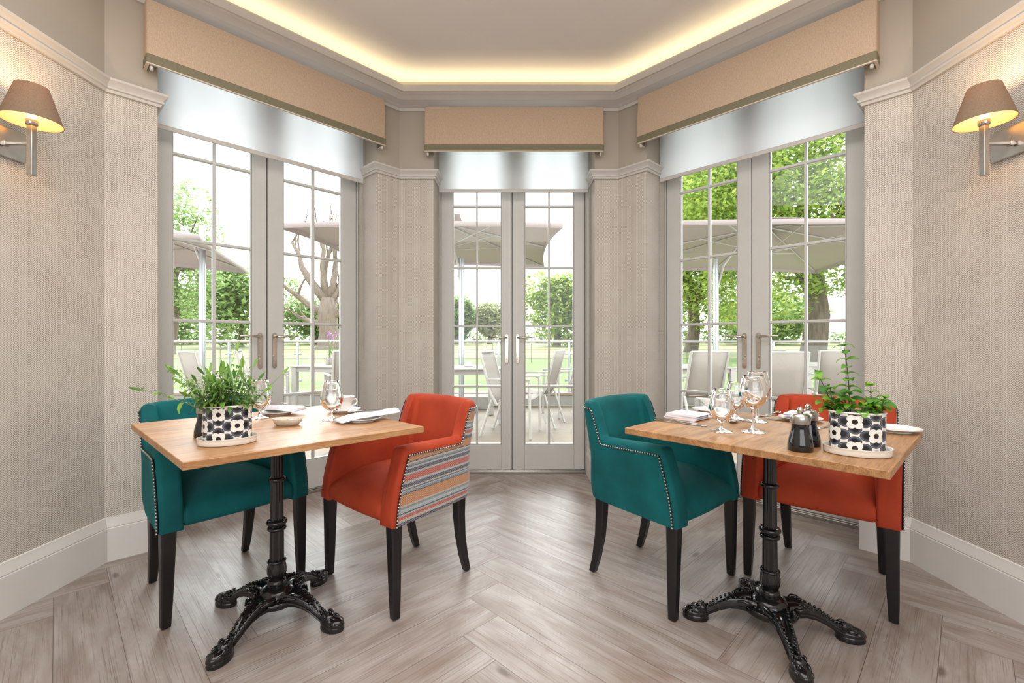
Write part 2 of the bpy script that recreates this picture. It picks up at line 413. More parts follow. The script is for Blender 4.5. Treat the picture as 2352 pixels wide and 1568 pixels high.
FL, FC, FRt = Fr(CL, SL), Fr(CL, CR), Fr(CR, SR)
OP = {'L': (.190, 1.458), 'C': (.259, 1.476), 'R': (.2325, 1.4845)}
HEAD = 2.89; RAILZ = 2.335
def bay(name, F, op):
    mb = MB()
    for a0, a1 in ((0, op[0]), (op[1], F.L)):
        F.box(mb, a0, a1, 0, -TH, 0, RAILZ, 0); F.box(mb, a0, a1, 0, -TH, RAILZ, ZC + .02, 1)
    F.box(mb, op[0], op[1], 0, -TH, HEAD, ZC + .02, 1)
    tag(mb.build(name, [M_paper, M_paint], angle=20), kind='structure')
bay('wall_bay_left', FL, OP['L']); bay('wall_bay_center', FC, OP['C']); bay('wall_bay_right', FRt, OP['R'])
def sidewall(name, A, B):
    F = Fr(A, B); mb = MB()
    F.box(mb, 0, F.L, 0, -.2, 0, RAILZ, 0); F.box(mb, 0, F.L, 0, -.2, RAILZ, ZC + .02, 1)
    tag(mb.build(name, [M_paper, M_paint], angle=20), kind='structure')
sidewall('wall_left', SL, Vector((-2.0, -3))); sidewall('wall_right', SR, Vector((1.968, -3)))
mb = MB(); mb.box((-2.3, -3.2, 0), (2.3, -3.0, ZC)); tag(mb.build('wall_back', M_paint), kind='structure')
mb = MB()
pts = [(-2.3, -3.2), (2.3, -3.2), (2.3, 2.4), (1.0, 3.78), (-1.05, 3.78), (-2.3, 2.4)]
mb.add([(x, y, ZC) for x, y in pts] + [(x, y, ZC + .1) for x, y in pts], [tuple(range(6)), tuple(range(11, 5, -1))] + [(i, i + 6, (i+1) % 6 + 6, (i+1) % 6) for i in range(6)])
tag(mb.build('ceiling', M_ceil), kind='structure')
# floor: herringbone planks
def clip(poly, a, b, c):               # keep a*x+b*y<=c ; poly of (x,y,u,v)
    out = []
    for i in range(len(poly)):
        p, q = poly[i], poly[(i+1) % len(poly)]; dp = a*p[0] + b*p[1] - c; dq = a*q[0] + b*q[1] - c
        if dp <= 0: out.append(p)
        if (dp < 0) != (dq < 0) and abs(dp - dq) > 1e-9:
            t = dp/(dp - dq); out.append(tuple(p[k] + t*(q[k] - p[k]) for k in range(4)))
    return out
def planes():
    pl = [(1, 0, 2.02), (-1, 0, 2.06), (0, 1, 3.735), (0, -1, 3.05)]
    for F in (FL, FRt):
        n = -F.n; pl.append((n.x, n.y, n.dot(F.A) + .285))
    return pl
def build_floor():
    w = .177; m = 7; L = w*m; s2 = math.sqrt(.5)
    a = Vector((s2, -s2)); b = Vector((-s2, -s2)); O = Vector((-.055, 2.294))
    mb = MB(); rnd = []; rng = random.Random(3)
    def plank(i0, j0, horiz):
        cs = [(0, 0), (L, 0), (L, w), (0, w)]
        poly = []
        for uu, vv in cs:
            q = O + (a*(i0*w + uu) + b*(j0*w + vv) if horiz else a*(i0*w + vv) + b*(j0*w + uu))
            poly.append((q.x, q.y, uu, vv))
        for A, B, c in PL: 
            poly = clip(poly, A, B, c)
            if len(poly) < 3: return
        k = len(poly)
        ar = sum(poly[i][0]*poly[(i+1) % k][1] - poly[(i+1) % k][0]*poly[i][1] for i in range(k))
        if abs(ar) < 1e-5: return
        if ar < 0: poly = poly[::-1]
        mb.add([(q[0], q[1], 0) for q in poly], [tuple(range(k))], None, 0, [[(q[2], q[3]) for q in poly]])
        rnd.extend([rng.random()]*k)
    PL = planes()
    for y in range(-60, 60):
        for k in range(-8, 9):
            plank(y + 2*m*k, y, True)
            plank(y, y - 2*m + 1 + 2*m*k, False)
    o = mb.build('floor', M_floor)
    at_ = o.data.attributes.new('plank', 'FLOAT', 'POINT'); at_.data.foreach_set('value', rnd)
    tag(o, kind='structure')
build_floor()
def sweep(path, prof, name, mat, closed_prof=True):
    P = [Vector(p) for p in path]; n = len(P); mit = []
    for i in range(n):
        d0 = (P[i] - P[i-1]).normalized() if i else None; d1 = (P[i+1] - P[i]).normalized() if i < n - 1 else None
        r = lambda d: Vector((d.y, -d.x))
        if d0 is None: mit.append(r(d1))
        elif d1 is None: mit.append(r(d0))
        else:
            s = r(d0) + r(d1); mit.append(s/(1 + r(d0).dot(r(d1))))
    mb = MB(); rows = [[(P[i].x + mit[i].x*p, P[i].y + mit[i].y*p, z) for p, z in prof] for i in range(n)]
    mb.grid(rows, cv=True, cap0=True, cap1=True)
    return tag(mb.build(name, mat, angle=25), kind='structure')
def opp(F, a, n=0): q = F.p(a, n, 0); return (q.x, q.y)
LB, RB = (-2.0, -2.98), (1.968, -2.98)
full = [LB, tuple(SL), tuple(CL), tuple(CR), tuple(SR), RB]
corn = [(0, 2.811), (.018, 2.811), (.018, 2.833), (.034, 2.838), (.04, 2.843), (.052, 2.847), (.075, 2.855), (.083, 2.858), (.088, 2.8585), (.100, 2.866), (.116, 2.8785), (.122, 2.880), (.135, 2.8895), (.15, 2.890), (.152, 2.912), (.15, 2.937), (.128, 2.937), (.128, 2.90), (0, 2.90)]
sweep(full, corn, 'trim_1', M_trim)
RV = -.275
segs = {'left': [LB, tuple(SL), opp(FL, OP['L'][1]), opp(FL, OP['L'][1], RV)],
        'midleft': [opp(FL, OP['L'][0], RV), opp(FL, OP['L'][0]), tuple(CL), opp(FC, OP['C'][0]), opp(FC, OP['C'][0], RV)],
        'midright': [opp(FC, OP['C'][1], RV), opp(FC, OP['C'][1]), tuple(CR), opp(FRt, OP['R'][0]), opp(FRt, OP['R'][0], RV)],
        'right': [opp(FRt, OP['R'][1], RV), opp(FRt, OP['R'][1]), tuple(SR), RB]}
rail = [(0, 2.305), (.012, 2.305), (.016, 2.318), (.024, 2.322), (.026, 2.33), (.02, 2.334), (.026, 2.345), (.04, 2.358), (.043, 2.368), (.03, 2.372), (0, 2.372)]
base = [(0, 0), (.02, 0), (.02, .16), (.017, .164), (.019, .168), (.017, .178), (.01, .196), (.008, .212), (0, .214)]
for i, (k, nm) in enumerate((('left', 'trim_2'), ('midleft', 'trim_3'), ('midright', 'trim_4'), ('right', 'trim_5'))): sweep(segs[k], rail, nm, M_trim)
for k, nm in (('left', 'baseboard_left'), ('midleft', 'baseboard_center_left'), ('midright', 'baseboard_center_right'), ('right', 'baseboard_right')): sweep(segs[k], base, nm, M_base)
# cove lights on the ledge behind the cornice lip
def cove(A, B, n, power):
    A = Vector(A); B = Vector(B); c = (A + B)/2 + Vector(n)*.07; d = B - A
    area('cove_strip_light', (c.x, c.y, 2.91), (R(180), 0, math.atan2(d.y, d.x)), d.length*.97, .04, power, (1, .83, .50))
for F in (FL, FC, FRt): cove(F.A, F.A + F.u*F.L, F.n, 1.25*F.L/1.65)
cove((-2.0, -2.9), SL, (1, 0), 3); cove((1.968, -2.9), SR, (-1, 0), 3)

# ------------------------------------------------------------------ french doors, blinds, pelmets
ZG = [.234, .712, 1.205, 1.685, 2.188, 2.80]           # glass bottom, muntins, glass top
DN = -.29                                              # inner face of the doors
def french_door(name, F, op, leaves):
    root = thing(name, None, None, kind='structure', loc=F.p((op[0] + op[1])/2, DN, 0))
    del_inv = Matrix.Translation(-Vector(root.location))
    def bld(mb, nm, mat, par, **k):
        mb.v = [tuple(Vector(v) - Vector(root.location)) for v in mb.v]; return mb.build(nm, mat, par, **k)
    mb = MB(); e = leaves[0]['o'][0]; g = leaves[1]['o'][1]
    F.box(mb, op[0] - .02, e - .004, DN - .09, DN + .012, 0, HEAD + .02); F.box(mb, g + .004, op[1] + .02, DN - .09, DN + .012, 0, HEAD + .02)
    F.box(mb, op[0], op[1], DN - .09, DN + .012, 2.865, HEAD + .02)
    F.box(mb, op[0], e - .012, DN + .012, DN + .035, 0, HEAD); F.box(mb, g + .012, op[1], DN + .012, DN + .035, 0, HEAD)
    F.box(mb, e - .02, e + .014, DN - .075, DN - .047, 0, HEAD); F.box(mb, g - .014, g + .02, DN - .075, DN - .047, 0, HEAD)
    bld(mb, 'door_frame', M_door, root, bevel=.003)
    mid = (leaves[0]['o'][1] + leaves[1]['o'][0])/2
    mb = MB(); F.box(mb, mid - .018, mid + .018, DN - .062, DN - .0455, .0305, 2.85); bld(mb, 'meeting_strip', M_door, root, bevel=.003)
    mb = MB(); F.box(mb, op[0], op[1], DN - .1, DN + .015, 0, .022); F.box(mb, op[0], op[1], DN - .06, DN + .004, .022, .03); bld(mb, 'threshold', M_steel, root, bevel=.003)
    for li, lf in enumerate(leaves):
        a0, a1 = lf['o']; g0, m0, m1, g1 = lf['g']; z0, z1 = .034, 2.855; n0, n1 = DN - .045, DN
        mb = MB()
        F.box(mb, a0, g0, n0, n1, z0, z1); F.box(mb, g1, a1, n0, n1, z0, z1)
        F.box(mb, g0, g1, n0, n1, z0, ZG[0]); F.box(mb, g0, g1, n0, n1, ZG[-1], z1)
        lo = bld(mb, 'leaf', M_door, root, bevel=.003)
        mb = MB()
        F.box(mb, m0 + .003, m1 - .003, n0 + .008, n1 - .004, ZG[0], ZG[-1])
        for z in ZG[1:-1]: F.box(mb, g0, g1, n0 + .008, n1 - .005, z - .009, z + .009)
        # glazing beads round the opening
        for (b0, b1) in ((g0, g0 + .008), (g1 - .008, g1)): F.box(mb, b0, b1, n0 + .006, n1 - .008, ZG[0], ZG[-1])
        for (y0, y1) in ((ZG[0], ZG[0] + .008), (ZG[-1] - .008, ZG[-1])): F.box(mb, g0, g1, n0 + .006, n1 - .008, y0, y1)
        bld(mb, 'glazing_bar', M_door, lo, bevel=.004)
        mb = MB(); F.box(mb, g0 - .004, g1 + .004, DN - .026, DN - .0215, ZG[0] - .004, ZG[-1] + .004); bld(mb, 'glass_pane', M_pane, lo)
        # lever handle on its back plate
        first = li == 0
        ha = (a1 - .041) if first else (a0 + .041); sg = -1 if first else 1
        mb = MB(); q = []
        for k in range(20):
            t = 2*PI*k/20; q.append((.0145*math.cos(t), .104*(1 if math.sin(t) >= 0 else -1) + .0145*math.sin(t)*1))
        rows = [[F.p(ha + x*s, DN + d, 1.02 + z - (1 - s)*z*.02) for x, z in q] for d, s in ((0, 1), (.006, 1), (.009, .85))]
        mb.grid(rows, cv=True, cap0=True, cap1=True)
        zl = 1.113
        mb.tube([F.p(ha, DN + .006, zl), F.p(ha, DN + .03, zl), F.p(ha + sg*.006, DN + .045, zl), F.p(ha + sg*.02, DN + .05, zl), F.p(ha + sg*.07, DN + .05, zl + .001), F.p(ha + sg*.115, DN + .05, zl + .002), F.p(ha + sg*.128, DN + .044, zl + .002)], [.008, .008, .008, .0078, .0075, .0072, .006], 10)
        mb.tube([F.p(ha, DN + .004, zl), F.p(ha, DN + .018, zl)], .013, 12)
        mb.tube([F.p(ha, DN + .006, .985), F.p(ha, DN + .016, .985)], .0085, 12); F.box(mb, ha - .004, ha + .004, DN + .006, DN + .013, .958, .98)
        for zz in (.935, 1.075): mb.sphere(F.p(ha, DN + .009, zz), .004, 8)
        bld(mb, 'handle', M_chrome, lo, angle=50)
    return root
def refl(x): return x
french_door('door_1', FL, OP['L'], [dict(o=(.835, 1.452), g=(.922, 1.121, 1.145, 1.346)), dict(o=(.198, .828), g=(.308, .51, .535, .728))][::-1])
cx = lambda p: (p - 1176)/FPX*3.735 + .851
french_door('door_2', FC, OP['C'], [dict(o=(cx(1014), cx(1175.4)), g=(cx(1040), cx(1092.5), cx(1098.5), cx(1152))), dict(o=(cx(1177.4), cx(1343)), g=(cx(1205), cx(1258), cx(1264.2), cx(1318.5)))])
french_door('door_3', FRt, OP['R'], [dict(o=(.238, .838), g=(.339, .543, .565, .751)), dict(o=(.842, 1.452), g=(.945, 1.139, 1.16, 1.358))])
DIRS = {'L': 'left bay', 'C': 'centre', 'R': 'right bay'}
def blind(F, op, zb, lab):
    root = thing('roller_blind', lab, 'blind', loc=F.p((op[0] + op[1])/2, -.20, 0), group='white roller blinds over the french doors'); L0 = Vector(root.location)
    def bld(mb, nm, mat, par, **k):
        mb.v = [tuple(Vector(v) - L0) for v in mb.v]; return mb.build(nm, mat, par, **k)
    a0, a1 = op[0] + .012, op[1] - .022
    mb = MB(); F.box(mb, a0, a1, -.1712, -.17, zb, 2.83); bld(mb, 'blind_fabric', M_blind, root)
    mb = MB(); F.box(mb, a0, a1, -.176, -.166, zb - .024, zb + .004); bld(mb, 'bottom_bar', M_trim, root, bevel=.004)
    mb = MB(); mb.tube([F.p(a0, -.190, 2.85), F.p(a1, -.190, 2.85)], .022, 14); bld(mb, 'roller', M_alu, root)
    ca = a1 + .012 if F is not FL and F is not FRt else a0 - .006
    mb = MB(); n = 60; z0, z1 = .95, 2.7
    for s in (0, .012):
        mb.tube([F.p(ca, -.19 + s, z0), F.p(ca, -.19 + s, z1)], .0012, 5)
        for k in range(n): mb.sphere(F.p(ca, -.19 + s, z0 + (z1 - z0)*k/n), .0026, 5)
    bld(mb, 'bead_chain', M_alu, root)
blind(FL, OP['L'], 2.285, 'white roller blind half drawn over the left french doors')
blind(FC, OP['C'], 2.285, 'white roller blind drawn over the narrow centre french doors')
blind(FRt, OP['R'], 2.285, 'white roller blind half drawn over the right french doors')
def pelmet(F, a0, a1, lab):
    root = thing('pelmet', lab, 'pelmet', loc=F.p((a0 + a1)/2, 0, 2.48), group='fabric pelmets above the french doors'); L0 = Vector(root.location)
    def bld(mb, nm, mat, par, **k):
        mb.v = [tuple(Vector(v) - L0) for v in mb.v]; return mb.build(nm, mat, par, **k)
    zt, zb = 2.809, 2.482
    prof = [(0, .078), (.08, .084), (.2, .090), (.3, .094), (1, .094)]
    def shell(z0, z1, off, nm, mat):
        mb = MB(); rows = []
        zs = [z0 + (z1 - z0)*k/8 for k in range(9)]
        for z in zs:
            p = .080 + .014*math.sin(min(1, (zt - z)/.2)*PI/2) + off
            rr = .008
            loop = [F.p(a0 - off, .001, z), F.p(a0 - off, p - rr, z), F.p(a0 - off + rr*.3, p - rr*.3, z), F.p(a0 - off + rr, p, z), F.p(a1 + off - rr, p, z), F.p(a1 + off - rr*.3, p - rr*.3, z), F.p(a1 + off, p - rr, z), F.p(a1 + off, 0, z),
                    F.p(a1 - .012, 0, z), F.p(a1 - .012, p - .012, z), F.p(a0 + .012, p - .012, z), F.p(a0 + .012, 0, z)]
            rows.append(loop)
        mb.grid(rows, cv=True, cap0=False, cap1=False)
        n = len(rows[0])
        for r in (0, 8):
            b = r*n; mb.add(rows[r], [(0, 1, 10, 11), (1, 2, 3, 4, 5, 6, 9, 10), (6, 7, 8, 9)])
        return bld(mb, nm, mat, root, angle=50)
    shell(zb + .045, zt, 0, 'fabric_front', M_pelmet)
    shell(zb, zb + .043, .002, 'olive_band', M_band)
    shell(zb - .006, zb, .001, 'lining_edge', M_pelbase)
    for a in (a0 + .022, a1 - .022):
        mb = MB(); F.box(mb, a - .008, a + .008, .066, .084, zb - .03, zb - .006); bld(mb, 'bracket', M_trim, root, bevel=.006)
pelmet(FL, .170, 1.516, 'long beige linen pelmet with olive band above the left french doors')
pelmet(FC, (975 - 1176)/FPX*3.35 + .851, (1387 - 1176)/FPX*3.35 + .851, 'short beige linen pelmet with olive band above the centre french doors')
pelmet(FRt, .2087, 1.547, 'long beige linen pelmet with olive band above the right french doors')

# ------------------------------------------------------------------ wall sconces
def sconce(X, sgn, lab):
    Y = 1.772
    root = thing('wall_sconce', lab, 'wall light', loc=(X, Y, 1.85), group='pair of brushed nickel wall lights')
    mb = MB(); mb.box((min(0, sgn*.014), -.09, -.045), (max(0, sgn*.014), .09, .075)); mb.build('wall_plate', M_plate, root, bevel=.003)
    mb = MB(); mb.box((min(0, sgn*.13), -.0055, -.0055), (max(0, sgn*.13), .0055, .0055)); mb.box((min(sgn*.02, sgn*.034), -.009, -.009), (max(sgn*.02, sgn*.034), .009, .009)); mb.build('arm', M_steel, root, bevel=.0015)
    mb = MB(); mb.box((sgn*.13 - .0105, -.0105, -.125), (sgn*.13 + .0105, .0105, .075)); mb.build('stem', M_steel, root, bevel=.002)
    mb = MB(); mb.lathe([(.016, .07), (.019, .074), (.019, .09), (.014, .094)], 16, Matrix.Translation((sgn*.13, 0, 0))); mb.build('lamp_holder', M_chrome, root)
    mb = MB(); mb.lathe([(.0125, .09), (.0125, .16), (.010, .172), (.002, .18)], 16, Matrix.Translation((sgn*.13, 0, 0))); mb.build('bulb', M_bulb, root)
    mb = MB(); T = Matrix.Translation((sgn*.13, 0, 0)); mb.lathe([(.092, .083), (.049, .222), (.0475, .222), (.0905, .083)], 40, T)
    mb.f = [f for f in mb.f if len(f) == 4]; mb.uv = mb.uv[:len(mb.f)]; mb.mi = mb.mi[:len(mb.f)]
    sh = mb.build('lamp_shade', M_shade, root)
    mb = MB(); mb.lathe([(.0900, .084), (.0475, .221), (.0470, .221), (.0895, .084)], 40, T)
    mb.f = [f for f in mb.f if len(f) == 4]; mb.uv = mb.uv[:len(mb.f)]; mb.mi = mb.mi[:len(mb.f)]
    mb.build('shade_lining', M_lin2, sh)
    l = bpy.data.lights.new('sconce_glow', 'POINT'); l.energy = 2.4; l.color = (1, .66, .36); l.shadow_soft_size = .02
    lo = bpy.data.objects.new('sconce_glow', l); COL.objects.link(lo); lo.location = (X + sgn*.13, Y, 1.85 + .205)
def m_lin2():
    t = NT('translucent_lining'); c = lin('#f2dcb0'); t.fin(c, .7)
    tr = t.n('ShaderNodeBsdfTranslucent'); tr.inputs[0].default_value = lin('#f0d8b0')
    mx = t.n('ShaderNodeMixShader'); mx.inputs[0].default_value = .4
    t.t.links.new(t.b.outputs[0], mx.inputs[1]); t.t.links.new(tr.outputs[0], mx.inputs[2]); t.t.links.new(mx.outputs[0], t.out.inputs[0]); return t.m
M_lin2 = m_lin2()
sconce(-2.0, 1, 'lit wall sconce with tapered brown shade on the left wall')
sconce(1.968, -1, 'lit wall sconce with tapered brown shade on the right wall')

# ------------------------------------------------------------------ tub dining chairs
def sm(x, a, b):
    t = max(0, min(1, (x - a)/(b - a))); return t*t*(3 - 2*t)
def chair_path():
    A = Vector((.283, -.214)); B = Vector((.232, .262)); r = .085
    d = (B - A).normalized(); pts = []
    # corner rounding between side (direction d) and back (direction -x)
    ang = math.acos(max(-1, min(1, d.dot(Vector((-1, 0)))))); tl = r*math.tan(ang/2)
    P0 = B - d*tl; P1 = B + Vector((-1, 0))*tl
    L = (P0 - A).length
    ts = [0, .006] + [L*k/14 for k in range(1, 14)]; ts = sorted(set(ts + [L*.70 + L*.30*k/26 for k in range(27)]))
    for t in ts: pts.append((A + d*t, Vector((d.y, -d.x))))
    n0 = Vector((d.y, -d.x)); cen = P0 - n0*r; a0 = math.atan2(n0.y, n0.x); a1 = PI/2
    for k in range(1, 10):
        a = a0 + (a1 - a0)*k/10; nn = Vector((math.cos(a), math.sin(a))); pts.append((cen + nn*r, nn))
    for k in range(9):
        q = P1 + (Vector((0, P1.y)) - P1)*(k/8); pts.append((q + Vector((0, .008*math.sin(PI/2*k/8))), Vector((0, 1))))
    half = pts; other = [(Vector((-p.x, p.y)), Vector((-n.x, n.y))) for p, n in half[-2::-1]]
    return half + other
CP = chair_path()
ZB = .362
def ch_h(p): 
    arm = .664 - .012*sm(p.y, -.23, .15)
    return arm + (.803 - arm)*sm(p.y, .150, .180) + (.006*(1 - abs(p.x)/.24) if p.y > .2 else 0)
def ch_pt(i, o, z):
    p, n = CP[i]; th = .078
    wb = sm(p.y, .02, .2); q = p - n*o
    q = Vector((q.x, q.y))
    q.y += max(0, z - .56)*.20*wb
    wf = 1 - sm(p.y, -.23, .06); k = max(0, (z - ZB)/.3)
    q.y += .070*(k**1.6)*wf
    lo = max(0, (ZB + .05 - z)/.05); q -= n*(.010*lo*sm(p.y, .05, .25))
    return Vector((q.x, q.y, z))
def ch_sec(h, th, ins):
    raw = [(0, ZB), (0, .40), (0, .45), (0, .50), (0, .55), (0, .60), (0, h - .05), (0, h - .026), (.005, h - .012), (.016, h - .003), (th*.5, h), (th - .016, h - .003), (th - .005, h - .012), (th, h - .026), (th, h - .05), (th, .60), (th, .55), (th, .50), (th, .45), (th, .40), (th, ZB)]
    out = []
    for o, z in raw:
        z = min(z, h if o not in (0, th) else h - .02)
        out.append((min(max(o, ins), th - ins), min(max(z, ZB + ins*.5), h - ins)))
    # heights on flat sides must stay ordered
    for k in range(1, 8): out[k] = (out[k][0], max(out[k][1], out[k-1][1]))
    for k in range(len(out) - 2, 12, -1): out[k] = (out[k][0], max(out[k][1], out[k+1][1]))
    return out
def make_chair(name, label, main, cover, loc, rz, group):
    root = thing(name, label, 'chair', loc, rz, group)
    N = len(CP); rows = []
    def th(p): return .076 - .018*sm(p.y, .0, .22)
    def ring(i, ins, fwd):
        p, n = CP[i]; h = ch_h(p)
        return [ch_pt(i, o, z) + Vector((0, -fwd, 0)) for o, z in ch_sec(h, th(p), ins)]
    for ins, fwd in ((.016, .016), (.009, .0145), (.003, .009)): rows.append(ring(0, ins, fwd))
    for i in range(N): rows.append(ring(i, 0, 0))
    for ins, fwd in ((.003, .009), (.009, .0145), (.016, .016)): rows.append(ring(N - 1, ins, fwd))
    mb = MB(); mb.grid(rows, cv=True, cap0=True, cap1=True); mb.build('backrest', main, root, angle=60)
    # outer cover
    arc = [0]
    for i in range(1, N): arc.append(arc[-1] + (CP[i][0] - CP[i-1][0]).length)
    rows = []; uv = []; K = 12
    ids = [i for i in range(N) if arc[i] > .004 and arc[i] < arc[-1] - .004]
    for i in ids:
        h = ch_h(CP[i][0]); z0, z1 = ZB + .002, h - .032; r = [ch_pt(i, .004, z0)]; u = [(arc[i], z0)]
        for k in range(K + 1):
            z = z0 + (z1 - z0)*k/K; r.append(ch_pt(i, -.0045, z)); u.append((arc[i], z))
        r.append(ch_pt(i, .004, z1 + .002)); u.append((arc[i], z1)); rows.append(r); uv.append(u)
    mb = MB(); mb.grid(rows, uv=uv); cv = mb.build('outer_cover', cover, root, angle=70)
    # nailhead trim
    cur = []; i0, i1 = ids[0], ids[-1]
    for k in range(21): cur.append(ch_pt(i0, -.005, ZB + .004 + (ch_h(CP[i0][0]) - .036 - ZB)*k/20))
    for i in ids[1:-1]: cur.append(ch_pt(i, -.005, ch_h(CP[i][0]) - .032))
    for k in range(21): cur.append(ch_pt(i1, -.005, ZB + .004 + (ch_h(CP[i1][0]) - .036 - ZB)*(20 - k)/20))
    mb = MB(); mb.tube(cur, .0034, 6, mat=1)
    step = .0125; acc = 0; cen = Vector((0, .02, .5))
    for a, b in zip(cur, cur[1:]):
        d = (b - a).length; t = acc
        while t < d:
            p = a + (b - a)*(t/d); out = Vector((p.x, max(0, p.y - .15)*1.5, 0)).normalized(); q = p + out*.002
            mb.sphere(q, .0040, 7); t += step
        acc = t - d
    mb.build('nailhead_trim', [M_steel, M_gimp], root, angle=180)
    # seat
    rows = []; nx = 17
    prof = [(-.226, ZB), (-.230, .385), (-.2305, .41), (-.227, .43), (-.216, .446), (-.195, .458), (-.16, .466), (-.10, .472), (-.03, .474), (.06, .474), (.14, .470), (.19, .464), (.195, .44), (.195, ZB)]
    for k in range(nx):
        t = -1 + 2*k/(nx - 1); row = []
        for y, z in prof:
            wx = .226 - .05*sm(y, -.23, .2); e = 1 - abs(t)**2.6
            zz = z + (.056*e*sm(y, -.25, -.08) + .02*e - .018)*sm(z, .39, .46); yy = y - (.012*(1 - t*t) if y < -.15 else 0)
            row.append((t*wx, yy, zz))
        rows.append(row)
    mb = MB(); mb.grid(rows, cv=True, cap0=True, cap1=True); mb.build('seat', main, root, angle=60, subsurf=1)
    def leg(pts, w0, w1, nm='leg'):
        rows = []
        for k, (x, y, z) in enumerate(pts):
            w = w0 + (w1 - w0)*k/(len(pts) - 1); c = w*.12
            rows.append([(x - w/2 + c, y - w/2, z), (x + w/2 - c, y - w/2, z), (x + w/2, y - w/2 + c, z), (x + w/2, y + w/2 - c, z), (x + w/2 - c, y + w/2, z), (x - w/2 + c, y + w/2, z), (x - w/2, y + w/2 - c, z), (x - w/2, y - w/2 + c, z)])
        mb = MB(); mb.grid(rows, cv=True, cap0=True, cap1=True); lg = mb.build('leg', M_black, root, angle=30)
        x, y, z = pts[-1]; mb = MB(); mb.lathe([(.009, 0), (.009, z + .002)], 10, Matrix.Translation((x, y, 0))); mb.build('glide', M_gimp, lg)
    for s in (-1, 1):
        leg([(s*.253, -.196, .375), (s*.255, -.196, .25), (s*.258, -.196, .1), (s*.260, -.196, .005)], .050, .031)
        leg([(s*.196, .195, .375), (s*.196, .196, .28), (s*.195, .205, .18), (s*.194, .225, .08), (s*.193, .247, .005)], .050, .030)
    return root
def chair_pose(front, back):
    f = (Vector(front[0]) + Vector(front[1]))/2; b = (Vector(back[0]) + Vector(back[1]))/2
    d = (f - b).normalized(); c = f - d*.196       # local origin: front legs at y=-.196
    return (c.x, c.y, 0), math.atan2(d.y, d.x) + PI/2
fl = lambda x, y: tuple(px(x, y, 0).xy)
p, a = chair_pose((fl(905, 1425), fl(760, 1315)), (fl(1057, 1315), fl(948, 1258)))
make_chair('dining_armchair', 'orange velvet armchair with woven striped outer back at the left table', M_orange, M_stripe, p, a, 'orange velvet armchairs')
p, a = chair_pose((fl(1705, 1316), fl(2045, 1433)), (fl(1803, 1261), fl(2010, 1325)))
p = (p[0] + .022, p[1], 0)
make_chair('dining_armchair', 'orange velvet armchair behind the right table, facing the camera', M_orange, M_stripe, p, a, 'orange velvet armchairs')
p, a = chair_pose((fl(378, 1438), fl(694, 1318)), (fl(570, 1270), fl(352, 1340)))
make_chair('dining_armchair', 'teal velvet armchair tucked behind the left table beside the wall', M_teal, M_teal, p, a, 'teal velvet armchairs')
p, a = chair_pose((fl(1562, 1428), fl(1683, 1316)), (fl(1388, 1316), fl(1480, 1258)))
p = (p[0] - .018, p[1], 0)
make_chair('dining_armchair', 'teal velvet armchair seen from its side at the right table', M_teal, M_teal, p, a, 'teal velvet armchairs')

